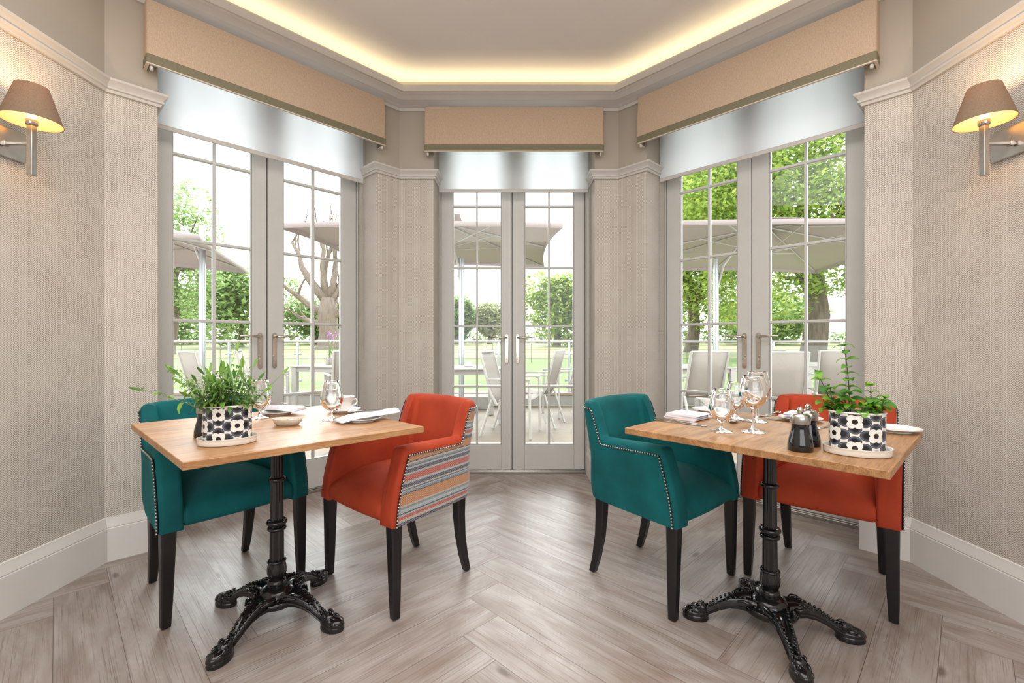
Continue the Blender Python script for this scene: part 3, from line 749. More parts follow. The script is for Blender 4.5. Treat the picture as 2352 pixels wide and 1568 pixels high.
# ------------------------------------------------------------------ bistro tables
TZ = .75
def make_table(label, near, left, right, basec, ang, oak, flip):
    n, l, r = (px(*q, TZ).xy for q in (near, left, right)); far = l + r - n
    root = thing('bistro_table', label, 'table', (basec[0], basec[1], 0), 0, 'cast iron bistro tables')
    d = (r - n); th = math.atan2(d.y, d.x); c = (l + r)/2
    top = MB(); Mi = Matrix.Rotation(-th, 2)
    q = [Mi @ (v - c) for v in (n, r, far, l)]
    top.add([(v.x, v.y, -.023) for v in q] + [(v.x, v.y, 0) for v in q], [(3,2,1,0),(4,5,6,7)] + [(i, (i+1) % 4, (i+1) % 4 + 4, i + 4) for i in range(4)])
    t = top.build('tabletop', oak, root, bevel=.002); t.location = (c.x - basec[0], c.y - basec[1], TZ); t.rotation_euler = (0, 0, th)
    mb = MB()
    mb.lathe([(.0, .724), (.09, .724), (.09, .716), (.03, .706), (.022, .69)], 24)
    mb.lathe([(.0215, .70), (.0225, .55), (.0225, .548)], 48, flute=.0035, fl_n=12, fl_rng=(0, 1))
    mb.lathe([(.0235, .36), (.025, .36), (.0237, .535), (.0237, .54)], 48, flute=.0035, fl_n=12, fl_rng=(0, 1))
    mb.lathe([(.0265, .215), (.0265, .225), (.0255, .34), (.0255, .36)], 48, flute=.0035, fl_n=12, fl_rng=(0, 1))
    def ring(z, r0, r1): mb.lathe([(r0, z - r1)] + [(r0 + r1*math.cos(PI*(k/8 - .5)), z + r1*math.sin(PI*(k/8 - .5))) for k in range(9)] + [(r0 - .004, z + r1)], 28)
    ring(.540, .0235, .0085); ring(.372, .0275, .0105); ring(.348, .0275, .0075); ring(.219, .0285, .006)
    mb.lathe([(.030, .214), (.0335, .205), (.036, .19), (.0355, .175), (.030, .158), (.024, .150)], 48, flute=.004, fl_n=10, fl_rng=(.16, .206))
    mb.lathe([(.034, .112), (.034, .135), (.033, .145), (.027, .15), (.02, .152)], 28)
    mb.build('column', M_iron, root, angle=45)
    hub = MB()
    hub.lathe([(.03, .066), (.092, .068), (.099, .084), (.094, .094), (.066, .096), (.060, .110), (.050, .120), (.042, .124), (.034, .126)], 36)
    hub.lathe([(.0605, .1), (.063, .099), (.0565, .112)], 60, flute=.003, fl_n=30, fl_rng=(.0, 1))
    for k in range(30):
        a = 2*PI*k/30; hub.sphere((.079*math.cos(a), .079*math.sin(a), .096), .0075, 8)
    hub.build('hub', M_iron, root, angle=60)
    for k in range(4):
        a = ang + k*PI/2 + (.05 if k % 2 else -.03); M = Matrix.Rotation(a, 4, 'Z')
        mb = MB()
        path = [(.055, .088, .080, .040), (.085, .091, .070, .042), (.115, .089, .056, .036), (.145, .081, .046, .031), (.175, .067, .040, .028), (.20, .051, .035, .026), (.222, .038, .032, .025), (.24, .03, .03, .03)]
        rows = []
        for x, z, w, h in path:
            rows.append([(x, -w/2, z - h/2), (x, -w/2 - .003, z), (x, -w/2, z + h/2), (x, -w/2 + .007, z + h/2 + .003), (x, -w/2 + .014, z + h/2 - .005), (x, 0, z + h/2 - .009), (x, w/2 - .014, z + h/2 - .005), (x, w/2 - .007, z + h/2 + .003), (x, w/2, z + h/2), (x, w/2 + .003, z), (x, w/2, z - h/2), (x, 0, z - h/2 + .006)])
        mb.grid(rows, M, cv=True, cap0=True, cap1=True)
        for s in (-1, 1):
            for j in range(11):
                t = j/10*5.2 + 1.2; i = int(t); f = t - i; A, B = path[i], path[min(i + 1, 7)]
                x, z, w, h = (A[q] + (B[q] - A[q])*f for q in range(4))
                mb.sphere((x, s*(w/2 - .007), z + h/2 + .003), .0058, 7, M)
            mb.tube([(x, s*(w/2 + .003), z - h*.15) for x, z, w, h in path[1:]], .003, 5, M)
            # scalloped shoulder scroll beside the hub
            mb.tube([(.075, s*.045, .10), (.085, s*.052, .108), (.10, s*.045, .11), (.118, s*.034, .104)], [.006, .008, .007, .004], 7, M)
        # lion paw
        mb.sphere((.262, 0, .024), 1, 16, M, sc=(.05, .031, .024)); mb.sphere((.243, 0, .038), 1, 14, M, sc=(.03, .025, .022))
        for j, y in enumerate((-.022, -.0075, .0075, .022)):
            mb.sphere((.272 - abs(y)*.5, y, .036), 1, 9, M, sc=(.018, .0078, .013)); mb.sphere((.293 - abs(y)*.5, y, .028), 1, 8, M, sc=(.014, .007, .011))
            mb.sphere((.246 - abs(y)*.3, y*.9, .05), 1, 8, M, sc=(.014, .006, .012))
        mb.lathe([(.0, .0005), (.034, .0005), (.036, .006), (.034, .02), (.028, .026)], 24, M @ Matrix.Translation((.262, 0, 0)) @ Matrix.Diagonal((1.35, .9, 1, 1)))
        mb.build('foot', M_iron, root, angle=60)
    return root, c, th
make_table('square oak topped iron pedestal table with paw feet, left of the centre doors', (419, 1062), (301, 972.7), (974, 979), (-.925, 1.79), R(-16), M_oakL, 0)
make_table('square oak topped iron pedestal table with paw feet, right of the centre doors', (2045, 1082), (1435, 982), (2119, 991), (.972, 1.715), R(-13), M_oakR, 1)

# ------------------------------------------------------------------ tableware
def lathe_obj(name, prof, mat, loc, parent=None, n=40, **k):
    mb = MB(); mb.lathe(prof, n); o = mb.build(name, mat, parent, angle=50); o.location = loc; return o
T1 = TZ + .0006
def snifter(loc, label, s=1.0, group='short stemmed water glasses'):
    pr = [(0, 0), (.036, 0), (.037, .0015), (.034, .003), (.02, .006), (.009, .011), (.0055, .018), (.0052, .028), (.008, .036), (.022, .043), (.036, .056), (.0435, .075), (.044, .092), (.040, .115), (.034, .140), (.0305, .156),
          (.0297, .1565), (.0292, .156), (.0328, .140), (.0388, .115), (.0428, .092), (.0423, .076), (.0350, .0575), (.021, .0455), (.006, .041), (0, .0405)]
    o = lathe_obj('water_glass', [(r*s, z*s) for r, z in pr], M_glass, loc); tag(o, label, 'glass', group)
def wineglass(loc, label):
    pr = [(0, 0), (.040, 0), (.041, .0015), (.037, .003), (.02, .007), (.008, .014), (.0045, .026), (.004, .06), (.0048, .078), (.012, .086), (.030, .098), (.043, .116), (.0485, .138), (.047, .160), (.041, .185), (.0365, .205),
          (.0357, .2055), (.0352, .205), (.0396, .185), (.0456, .160), (.0471, .138), (.0417, .117), (.029, .0995), (.011, .089), (0, .0865)]
    o = lathe_obj('wine_glass', pr, M_glass, loc); tag(o, label, 'wine glass', 'tall wine glasses')
def tp(x, y, dz=0): v = px(x, y, TZ); return (v.x, v.y, T1 + dz)
snifter(tp(762, 964), 'short stemmed glass in front of the white cup, left table', 1.04)
snifter(tp(597, 960), 'short stemmed glass half hidden by the bushy herb, left table', 1.05)
snifter(tp(1658, 991), 'short stemmed glass nearest the folded napkin, right table', .99)
snifter(tp(1689, 961), 'short stemmed glass behind the others, right table', 1.0)
wineglass(tp(1730, 992), 'tall wine glass standing foremost on the right table')
wineglass(tp(1739, 968), 'tall wine glass standing behind the foremost wine glass')
def plate(loc, r, label, mat=M_china, name='side_plate', group=None):
    o = lathe_obj(name, [(0, .003), (r*.55, .003), (r*.56, 0), (r*.62, 0), (r*.63, .003), (r*.8, .009), (r, .014), (r*1.0, .0158), (r*.97, .0155), (r*.78, .011), (r*.66, .0065), (r*.6, .0055), (0, .0055)], mat, loc)
    tag(o, label, 'plate', group or 'white side plates'); return o
plate(tp(641, 951), .078, 'white side plate under the rumpled napkin at the left table')
plate(tp(832, 967), .075, 'white side plate under the long napkin near the orange chair')
plate((1.405, 1.668, T1), .077, 'empty white side plate beside the mint planter at the table corner')
pl = px(1838, 966, TZ); plate((pl.x, pl.y, T1), .08, 'white side plate under the napkin before the right orange chair')
plate(tp(1632, 946), .08, 'white side plate below the dish of butter, right table')
def slab(w, d, h, r, M, mb, bulge=.0, sag=0):
    # soft folded layer: rounded slab, nose fold along +x edge
    nx, ny = 14, 10; rows = []
    for i in range(nx + 1):
        x = -w/2 + w*i/nx; row = []
        ex = min(1, min(x + w/2, w/2 - x)/r); kz = math.sqrt(max(0, 1 - (1 - ex)**2))
        for j in range(ny + 1): y = -d/2 + d*j/ny; row.append((x, y, h/2 + h/2*kz + bulge*math.cos(PI*x/w)*math.cos(PI*y/d) + sag*x*x))
        for j in range(ny, -1, -1): y = -d/2 + d*j/ny; row.append((x, y, h/2 - h/2*kz + sag*x*x))
        rows.append(row)
    mb.grid(rows, M, cv=True, cap0=True, cap1=True)
def napkin(loc, rz, w, d, layers, h, label, droop=0):
    mb = MB()
    for k in range(layers):
        s = 1 - .025*k
        slab(w*s, d*(1 - .02*k), h, h*.9, Matrix.Translation((.004*k, -.003*k, k*h*.97)) @ Matrix.Rotation(R((-1.5, 1.2, -.6, .8)[k % 4]), 4, 'Z'), mb, .0012, droop)
    o = mb.build('napkin', M_linenw, None, angle=70); o.location = loc; o.rotation_euler = (0, 0, rz); tag(o, label, 'napkin', 'folded white napkins'); return o
q = px(1577, 960, TZ); napkin((q.x, q.y, T1), R(-47), .15, .125, 3, .0085, 'white napkin folded in a neat stack before the right teal chair')
q = px(1838, 964, TZ); napkin((q.x, q.y, T1 + .0165), R(43), .15, .10, 2, .007, 'white napkin on the plate in front of the right orange chair')
def drape(pts, wid, th, name, loc, label, fan=0):
    rows = []; n = len(pts)
    P = [Vector(p) for p in pts]
    for i in range(n):
        t = (P[min(i+1, n-1)] - P[max(i-1, 0)]); t.z = 0; t.normalize(); s = Vector((-t.y, t.x, 0)); row = []
        m = 12; w = wid[i]
        for j in range(m + 1):
            v = -1 + 2*j/m; row.append(P[i] + s*(v*w) + Vector((0, 0, th*(1 + .25*math.sin(v*7 + i*.6)) *math.sqrt(max(.02, 1 - v**6)))))
        for j in range(m, -1, -1):
            v = -1 + 2*j/m; row.append(P[i] + s*(v*w) + Vector((0, 0, .0005 + fan*.3*(1 - v*v))))
        rows.append(row)
    mb = MB(); mb.grid(rows, cv=True, cap0=True, cap1=True); o = mb.build(name, M_linenw, None, angle=80, subsurf=1); o.location = loc; tag(o, label, 'napkin', 'folded white napkins'); return o
# long napkin lying over the plate by the orange chair
c = px(845, 965, TZ); d1 = Vector((.80, .56)); 
drape([(-.13*d1.x, -.13*d1.y - .005, .001), (-.11*d1.x, -.11*d1.y, .004), (-.07*d1.x, -.07*d1.y, .014), (-.02*d1.x, -.02*d1.y, .0175), (.04*d1.x, .04*d1.y, .0185), (.09*d1.x, .09*d1.y, .021), (.125*d1.x, .125*d1.y, .023), (.135*d1.x, .135*d1.y, .024)], [.042, .048, .05, .047, .043, .039, .036, .03], .013, 'napkin', (c.x, c.y, T1 + .0015), 'long white napkin draped over a side plate near the orange chair')
c = px(648, 950, TZ)
drape([(-.085, .03, .016), (-.07, .03, .017), (-.03, .02, .0185), (.01, .005, .019), (.05, -.008, .017), (.085, -.015, .0155), (.095, -.017, .015)], [.03, .036, .042, .04, .045, .05, .045], .016, 'napkin', (c.x, c.y, T1), 'rumpled white napkin on a side plate behind the bushy herb')
# cutlery
def bar_obj(mb, prof, M=None):
    rows = []
    for x, w, z, t in prof: rows.append([(x, -w, z), (x, -w*.6, z + t), (x, w*.6, z + t), (x, w, z), (x, w*.6, z - t*.5), (x, -w*.6, z - t*.5)])
    mb.grid(rows, M, cv=True, cap0=True, cap1=True)
def knife(loc, rz, label, L=.215, tilt=0, grp='steel table cutlery'):
    mb = MB(); s = L/.215
    bar_obj(mb, [(-.1*s, .004, .002, .002), (-.095*s, .0055, .003, .003), (-.03*s, .005, .003, .003), (.0, .0042, .003, .0025), (.01*s, .0085, .002, .001), (.06*s, .009, .002, .001), (.095*s, .0075, .002, .001), (.11*s, .003, .002, .0008), (.115*s, .001, .002, .0006)])
    o = mb.build('table_knife', M_cut, None, angle=60); o.location = loc; o.rotation_euler = (0, tilt, rz); tag(o, label, 'knife', grp); return o
def fork(loc, rz, label, L=.19, tilt=0, grp='steel table cutlery'):
    s = L/.19; mb = MB()
    bar_obj(mb, [(-.1*s, .004, .0015, .0015), (-.09*s, .0065, .002, .0015), (-.04*s, .004, .003, .0018), (0, .0028, .005, .0018), (.02*s, .0055, .0045, .0012), (.032*s, .0105, .003, .001), (.045*s, .0115, .0025, .001)])
    for k in range(4):
        y = (-.0093 + .0062*k); bar_obj(mb, [(.044*s, .002, .0025, .0009), (.07*s, .0017, .0035, .0009), (.089*s, .0011, .007, .0008)], Matrix.Translation((0, y, 0)))
    o = mb.build('table_fork', M_cut, None, angle=60); o.location = loc; o.rotation_euler = (0, tilt, rz); tag(o, label, 'fork', grp); return o
def spoon(loc, rz, label, L=.19, tilt=0, grp='steel table cutlery', name='table_spoon', cat='spoon'):
    s = L/.19; mb = MB()
    bar_obj(mb, [(-.1*s, .004*s, .0015, .0015), (-.09*s, .0065*s, .002, .0015), (-.04*s, .004*s, .003, .0018), (.01*s, .0026*s, .006, .0018), (.035*s, .003*s, .005, .0015)])
    rows = []
    for i in range(9):
        t = i/8; x = (.03 + .06*t)*s; w = .0195*s*math.sin(PI*(.06 + .9*t))**.75
        rows.append([(x, w*v, .0012 + .0068*v*v + .004*(abs(2*t - 1)**2.5)) for v in (-1, -.6, -.25, 0, .25, .6, 1)] + [(x, w*v, .0002 + .0062*v*v + .004*(abs(2*t - 1)**2.5)) for v in (1, .6, .25, 0, -.25, -.6, -1)])
    mb.grid(rows, cv=True, cap0=True, cap1=True)
    o = mb.build(name, M_cut, None, angle=60); o.location = loc; o.rotation_euler = (0, tilt, rz); tag(o, label, cat, grp); return o
q = tp(1558, 972); knife(q, R(-40), 'steel table knife lying along the front of the folded napkin')
q = tp(1550, 967.5); knife(q, R(-42), 'steel butter knife lying between the table knife and folded napkin', .19)
q = tp(1672, 964); fork(q, R(138), 'steel fork beside the short stemmed glass, tines toward the folded napkin', .18)
q = tp(1700, 968); spoon(q, R(215), 'steel spoon resting behind the short stemmed glass, right table', .17)
q = tp(1757, 956); knife(q, R(30), 'steel knife near the far edge of the right table', .19)
q = tp(1770, 953); spoon(q, R(35), 'steel dessert spoon beside the far knife, right table', .17)
q = tp(1806, 968); fork(q, R(128), 'steel fork left of the plate before the right orange chair', .18)
q = tp(1884, 985); spoon(q, R(215), 'steel spoon beside the pepper mills and the napkin plate', .17)
c = px(838, 963, TZ); knife((c.x, c.y, T1 + .036), R(28), 'small steel knife lying on the long napkin, left table', .15)
c = px(640, 948, TZ); fork((c.x, c.y, T1 + .04), R(25), 'small steel fork lying on the rumpled napkin, left table', .15)
c = px(818, 955, TZ); spoon((c.x, c.y, T1 + .006), R(-60), 'teaspoon leaning on the saucer of the white cup', .13, R(4), name='teaspoon')
# cup and saucer
c = px(790, 946, TZ)
plate((c.x, c.y, T1), .076, 'white saucer under the white cup on the left table', name='saucer', group='white saucers')
ro = thing('tea_cup', 'white china cup standing on its saucer on the left table', 'cup', (c.x + .004, c.y, T1 + .0062), 0)
lathe_obj('body', [(0, 0), (.022, 0), (.024, .004), (.028, .02), (.034, .045), (.043, .064), (.0435, .0655), (.042, .065), (.0325, .045), (.0265, .02), (.02, .006), (0, .005)], M_china, (0, 0, 0), ro)
mb = MB(); mb.tube([(.034, 0, .05), (.05, 0, .052), (.056, 0, .04), (.048, 0, .026), (.03, 0, .022)], .0035, 8, Matrix.Rotation(R(30), 4, 'Z')); mb.build('handle', M_china, ro)
mb = MB(); mb.sphere((0, 0, .006), 1, 14, sc=(.018, .012, .006)); o = mb.build('biscuit', M_choc); o.location = (c.x - .034, c.y - .038, T1 + .0105); tag(o, 'small dark chocolate biscuit on the saucer beside the cup', 'biscuit')
# little dish
c = px(661, 976, TZ)
mb = MB(); rows = []
for r, z in ((0, .002), (.7, .002), (.72, 0), (.8, .001), (1.0, .012), (1.12, .024), (1.10, .0255), (1.04, .024), (.9, .011), (.7, .006), (0, .0055)):
    rows.append([(r*.050*math.cos(2*PI*k/36), r*.036*math.sin(2*PI*k/36)*(1 + .08*math.cos(4*PI*k/36)), z + (.003*abs(math.cos(2*PI*k/36)) if r > 1 else 0)) for k in range(36)])
mb.grid(rows, cv=True); o = mb.build('butter_dish', M_stone, angle=70); o.location = (c.x, c.y, T1); o.rotation_euler = (0, 0, R(8)); tag(o, 'small oval stoneware dish in the middle of the left table', 'dish')
for (dx, dy, m, lab, r_) in ((-.014, .002, M_foil, 'gold foil wrapped portion in the small oval dish', 20), (.016, .004, M_butter, 'silver paper wrapped portion in the small oval dish', -25)):
    mb = MB(); mb.box((-.014, -.011, 0), (.014, .011, .014)); o = mb.build('butter_portion', m, bevel=.004); o.location = (c.x + dx, c.y + dy, T1 + .0075); o.rotation_euler = (R(8), R(-6), R(r_)); tag(o, lab, 'butter', 'wrapped portions in the small dish')
# boat shaped dish on the right table
c = px(1632, 944, TZ)
mb = MB(); rows = []
for r, z in ((0, .002), (.5, .002), (.55, 0), (.62, .001), (.85, .014), (1.0, .026), (1.25, .034), (1.24, .0355), (1.0, .029), (.8, .015), (.55, .006), (0, .005)):
    rows.append([(r*.046*math.cos(2*PI*k/36)*(1.35 if math.cos(2*PI*k/36) < 0 and r > .9 else 1), r*.03*math.sin(2*PI*k/36), z + (.008*max(0, -math.cos(2*PI*k/36)) if r > .9 else 0)) for k in range(36)])
mb.grid(rows, cv=True); o = mb.build('boat_dish', M_china, angle=70); o.location = (c.x + .02, c.y + .02, T1 + .0165); o.rotation_euler = (0, 0, R(-10)); tag(o, 'white boat shaped dish at the far edge of the right table', 'dish')
mb = MB(); mb.sphere((0, 0, 0), 1, 16, sc=(.03, .018, .008)); o = mb.build('butter', M_foil); o.location = (c.x + .02, c.y + .02, T1 + .03); tag(o, 'brown wrapped portion lying in the white boat shaped dish', 'butter')
c = px(1625, 938, TZ); knife((c.x + .01, c.y + .03, T1 + .058), R(-6), 'small steel knife resting across the boat shaped dish', .19, R(-2))
# pepper mills
def mill(loc, label, s=1.0):
    root = thing('pepper_mill', label, 'pepper mill', loc, 0, 'black and steel pepper mills')
    f = lambda pr: [(r*s, z*s) for r, z in pr]
    lathe_obj('body', f([(0, 0), (.033, 0), (.0345, .003), (.034, .02), (.031, .036), (.0255, .055), (.0235, .068), (.024, .078), (.025, .081), (0, .081)]), M_mill, (0, 0, 0), root)
    lathe_obj('cap', f([(0, .081), (.0262, .081), (.0275, .086), (.0275, .1), (.026, .106), (.021, .111), (.011, .113), (0, .113)]), M_steel, (0, 0, 0), root)
    mb = MB(); mb.sphere((0, 0, .121*s), .0098*s, 16); mb.build('knob', M_chrome, root)
mill(tp(1838, 1034), 'black pepper mill with steel top in front, right table', 1.0)
mill(tp(1856, 1022), 'black salt mill with steel top standing behind the first mill', 1.0)
mill(tp(472, 1002), 'black mill mostly hidden behind the left printed planter', 1.0)

# ------------------------------------------------------------------ potted herbs
def oval(rx, ry, n=48):
    return [(rx*math.cos(2*PI*k/n), ry*math.sin(2*PI*k/n)) for k in range(n)]
def planter(loc, rz, label, tray_label, matleaf, build_plant, cat):
    rx, ry, h = .069, .049, .118; n = 64
    mb = MB(); rows = []
    for r, z in ((.2, .001), (1.28, .001), (1.31, .003), (1.33, .012), (1.345, .019), (1.38, .0215), (1.37, .0225), (1.32, .021), (1.29, .012), (1.27, .004), (.2, .004)):
        k = (r - 1)*.045; rows.append(oval(rx*1.0 + k if r > 1 else .02, ry + k if r > 1 else .013, n)); rows[-1] = [(x, y, z) for x, y in rows[-1]]
    mb.grid(rows, cv=True, cap0=True, cap1=True); o = mb.build('planter_tray', M_cream, angle=60); o.location = loc; o.rotation_euler = (0, 0, rz); tag(o, tray_label, 'tray', 'cream oval planter trays')
    root = thing('potted_herb', label, cat, (loc[0], loc[1], loc[2] + .0045), rz, 'herbs in printed enamel planters')
    arc = [0]; o_ = oval(rx, ry, n)
    for k in range(n): arc.append(arc[-1] + (Vector(o_[(k+1) % n]) - Vector(o_[k])).length)
    rows = []; uv = []
    for k in range(n + 1):
        x, y = o_[k % n]; rows.append([(x, y, z) for z in (0, .03, .06, .09, h)]); uv.append([(arc[k], z + PUV) for z in (0, .03, .06, .09, h)])
    mb = MB(); mb.grid(rows, uv=uv)
    mb.add([(x*.97, y*.97, .001) for x, y in o_], [tuple(range(n))])
    mb.grid([[(x*.97, y*.97, z) for z in (h, .05)] for x, y in o_], cu=True, mat=1)
    pot = mb.build('pot', [M_pot, M_cream], root, angle=50)
    mb = MB(); mb.tube([(x, y, h) for x, y in o_] + [(o_[0][0], o_[0][1], h)], .0028, 8, cap=False); mb.build('rim', M_cream, pot, angle=180)
    mb = MB(); mb.add([(x*.965, y*.965, h - .012) for x, y in o_], [tuple(range(n))]); mb.build('soil', M_soil, root)
    build_plant(root, h - .012)
    return root
PUV = .02
def leaf(mb, base, d, up, L, w, curl, seg=4, fold=.25):
    d = d.normalized(); s = d.cross(up).normalized(); u = s.cross(d).normalized(); rows = []
    p = Vector(base); a = 0
    for i in range(seg + 1):
        t = i/seg; ww = w*(math.sin(PI*min(.97, .06 + .94*t))**.7)
        rows.append([p + s*(-ww) + u*(ww*fold), p.copy(), p + s*ww + u*(ww*fold)])
        a = curl*t; dd = (d*math.cos(a) - u*math.sin(a)); p = p + dd*(L/seg)
    mb.grid(rows)
def sage(root, z0):
    rng = random.Random(11); st = MB(); lf = MB()
    for k in range(50):
        a = rng.uniform(0, 2*PI); rr = math.sqrt(rng.random()); b = Vector((.058*rr*math.cos(a), .039*rr*math.sin(a), z0))
        out = Vector((b.x*8, b.y*6, 0)); L = rng.uniform(.07, .165)
        d = Vector((out.x*.9 + rng.uniform(-.5, .5), out.y + rng.uniform(-.4, .4), 1.0)).normalized()
        if k == 0: b = Vector((-.07, 0, z0)); d = Vector((-1.3, .1, .75)).normalized(); L = .185
        if k == 1: b = Vector((.0, .01, z0)); d = Vector((-.05, 0, 1)).normalized(); L = .215
        if k == 2: b = Vector((.06, 0, z0)); d = Vector((.8, .1, .9)).normalized(); L = .17
        if k == 3: b = Vector((-.05, .02, z0)); d = Vector((-.75, .1, 1.0)).normalized(); L = .18
        pts = []; n = 7; bend = Vector((rng.uniform(-.3, .3), rng.uniform(-.3, .3), 0))
        for i in range(n + 1): t = i/n; pts.append(b + d*(L*t) + bend*(L*t*t*.5) + Vector((0, 0, -.12*L*t*t)))
        st.tube(pts, [.0014 - .0009*i/n for i in range(n + 1)], 5)
        for i in range(1, n + 1):
            for s in (0, PI):
                if rng.random() < .22 + (.4 if i < 3 else 0): continue
                ph = i*2.1 + s + rng.uniform(-.4, .4)
                dd = Vector((math.cos(ph), math.sin(ph), rng.uniform(.1, .9)))
                LL = rng.uniform(.028, .052)*(1.15 - .35*i/n)
                leaf(lf, pts[i], dd, Vector((0, 0, 1)), LL, LL*.125, rng.uniform(.9, 2.6))
        leaf(lf, pts[-1], (pts[-1] - pts[-2]), Vector((0, 1, 0)), .034, .0045, .3)
    for k in range(38):
        a = rng.uniform(0, 2*PI); b = Vector((.066*math.cos(a), .045*math.sin(a), z0 + rng.uniform(.01, .03)))
        leaf(lf, b, Vector((math.cos(a), math.sin(a), rng.uniform(-.1, .7))), Vector((0, 0, 1)), rng.uniform(.03, .05), .0058, rng.uniform(.8, 1.8))
    st.build('stems', M_stem, root, angle=180); lf.build('foliage', M_sage, root, angle=180)
def mint(root, z0):
    rng = random.Random(5); st = MB(); lf = MB()
    specs = [(-.005, .0, .10, -.02, .18), (-.045, .005, .03, -.42, .135), (.05, .0, .0, -.12, .085)]
    specs = [((-.012, .005), (-.10, .0), .205), ((-.045, .005), (-.42, .05), .13), ((.035, .0), (.0, .0), .09), ((-.055, -.01), (-.2, -.1), .08), ((-.03, -.01), (.1, -.2), .07), ((.055, .01), (.3, 0), .055), ((.03, .02), (.3, .2), .045), ((-.06, .01), (-.5, 0), .05), ((.0, -.02), (.2, -.3), .04), ((-.02, .02), (-.1, .1), .06), ((.05, -.015), (.1, -.3), .05)]
    for (bx, by), (dx, dy), L in specs:
        b = Vector((bx, by, z0)); d = Vector((dx, dy, 1)).normalized(); n = max(3, int(L/.019)); pts = []
        for i in range(n + 1): t = i/n; pts.append(b + d*(L*t) + Vector((.012*math.sin(t*3 + bx*50)*L*5*.3, 0, 0)))
        st.tube(pts, [.0018 - .0008*i/n for i in range(n + 1)], 6)
        for i in range(1, n + 1):
            ph = i*PI/2 + bx*40; sz = (1.0 if i < n*.7 else .75)*rng.uniform(.85, 1.15)
            for s in (0, PI):
                dd = Vector((math.cos(ph + s), math.sin(ph + s), rng.uniform(.3, 1.1)))
                LL = .040*sz; leaf(lf, pts[i], dd, Vector((rng.uniform(-.5, .5), rng.uniform(-.5, .5), 1)), LL, LL*.32, rng.uniform(1.0, 2.3), 5, .3)
        for s in range(3): leaf(lf, pts[-1], Vector((math.cos(s*2.1), math.sin(s*2.1), .9)), Vector((0, 0, 1)), .016, .005, .5)
    for k in range(60):
        a = rng.uniform(0, 2*PI); rr = rng.uniform(.3, 1); b = Vector((.06*rr*math.cos(a), .04*rr*math.sin(a), z0 + rng.uniform(.008, .035)))
        if -.02 < b.x < .02: continue
        leaf(lf, b, Vector((math.cos(a), math.sin(a), rng.uniform(.2, 1.6))), Vector((0, 0, 1)), rng.uniform(.028, .042), .011, rng.uniform(.8, 2.0), 5, .3)
    st.build('stems', M_stem2, root, angle=180); lf.build('foliage', M_mint, root, angle=180)
q = px(523, 1017, TZ); planter((q.x, q.y, T1), R(22), 'bushy narrow leaved herb in a flower printed planter on the left table', 'cream oval tray under the bushy herb planter on the left table', M_sage, sage, 'potted plant')
q = px(1968, 1041, TZ); planter((q.x, q.y, T1), R(-22), 'sparse upright mint in a flower printed planter on the right table', 'cream oval tray under the mint planter on the right table', M_mint, mint, 'potted plant')

# ------------------------------------------------------------------ terrace
mb = MB(); mb.box((-14, 3.7, -.12), (14, 7.7, -.005))
mb.add([(-2.06, 2.0, -.006), (2.02, 2.0, -.006), (8, 3.7, -.006), (-8, 3.7, -.006)], [(0, 1, 2, 3)])
tag(mb.build('floor_terrace', M_paving), kind='structure')
def ground(name, mat, ys, seg):
    mb = MB(); rows = [[(x, y, z) for x in (-160, -80, -30, 0, 30, 80, 160)] for y, z in ys]; mb.grid(rows); tag(mb.build(name, mat, angle=180), kind='structure')
ground('lawn', M_lawn, [(7.7, -.05), (12, -.08), (20, -.12), (34, -.14)], 8)
ground('field', M_field, [(34, -.14), (42, -.1), (60, .3), (90, .78), (140, .8)], 8)
root = thing('terrace_kerb', 'low white rendered kerb wall with stone coping along the terrace edge', 'kerb', (0, 7.7, 0))
mb = MB(); mb.box((-14, -.0, -.0), (14, .28, .17)); mb.build('wall', M_kerb, root)
mb = MB(); mb.box((-14, -.03, .172), (14, .31, .212)); mb.build('coping', M_coping, root, bevel=.01)
mb = MB(); mb.box((-1.8, -.42, -.004), (-.35, -.005, .20)); o = mb.build('planter_step', M_kerb, None, bevel=.01); o.location = (0, 7.66, 0); tag(o, 'low white step block in front of the kerb beneath the centre parasol', 'step')
root = thing('glass_balustrade', 'glass balustrade with steel posts and handrail along the terrace edge', 'railing', (0, 7.86, .212))
mb = MB(); mb.tube([(-13, 0, .868), (13, 0, .868)], .024, 12); mb.build('handrail', M_alu, root)
Yb = 7.86
posts = sorted([(pxx - 1176)/FPX*Yb for pxx in (-1500, -1200, -900, -600, -350, -120, 100, 320, 526, 684, 940, 1145, 1307, 1450, 1560, 1776, 1933, 2130, 2350, 2600, 2900)])
for i, x in enumerate(posts):
    mb = MB(); mb.tube([(x, 0, 0), (x, 0, .86)], .021, 12); mb.lathe([(.045, 0), (.045, .01), (.02, .014)], 16, Matrix.Translation((x, 0, 0)))
    for z in (.2, .66): mb.tube([(x - .075, 0, z), (x + .075, 0, z)], .021, 8, flat=(.5, 1))
    mb.build('post', M_mast, root)
    if i < len(posts) - 1:
        mb = MB(); mb.box((x + .05, -.005, .06), (posts[i+1] - .05, .005, .80)); mb.build('glass_panel', M_pane, root)
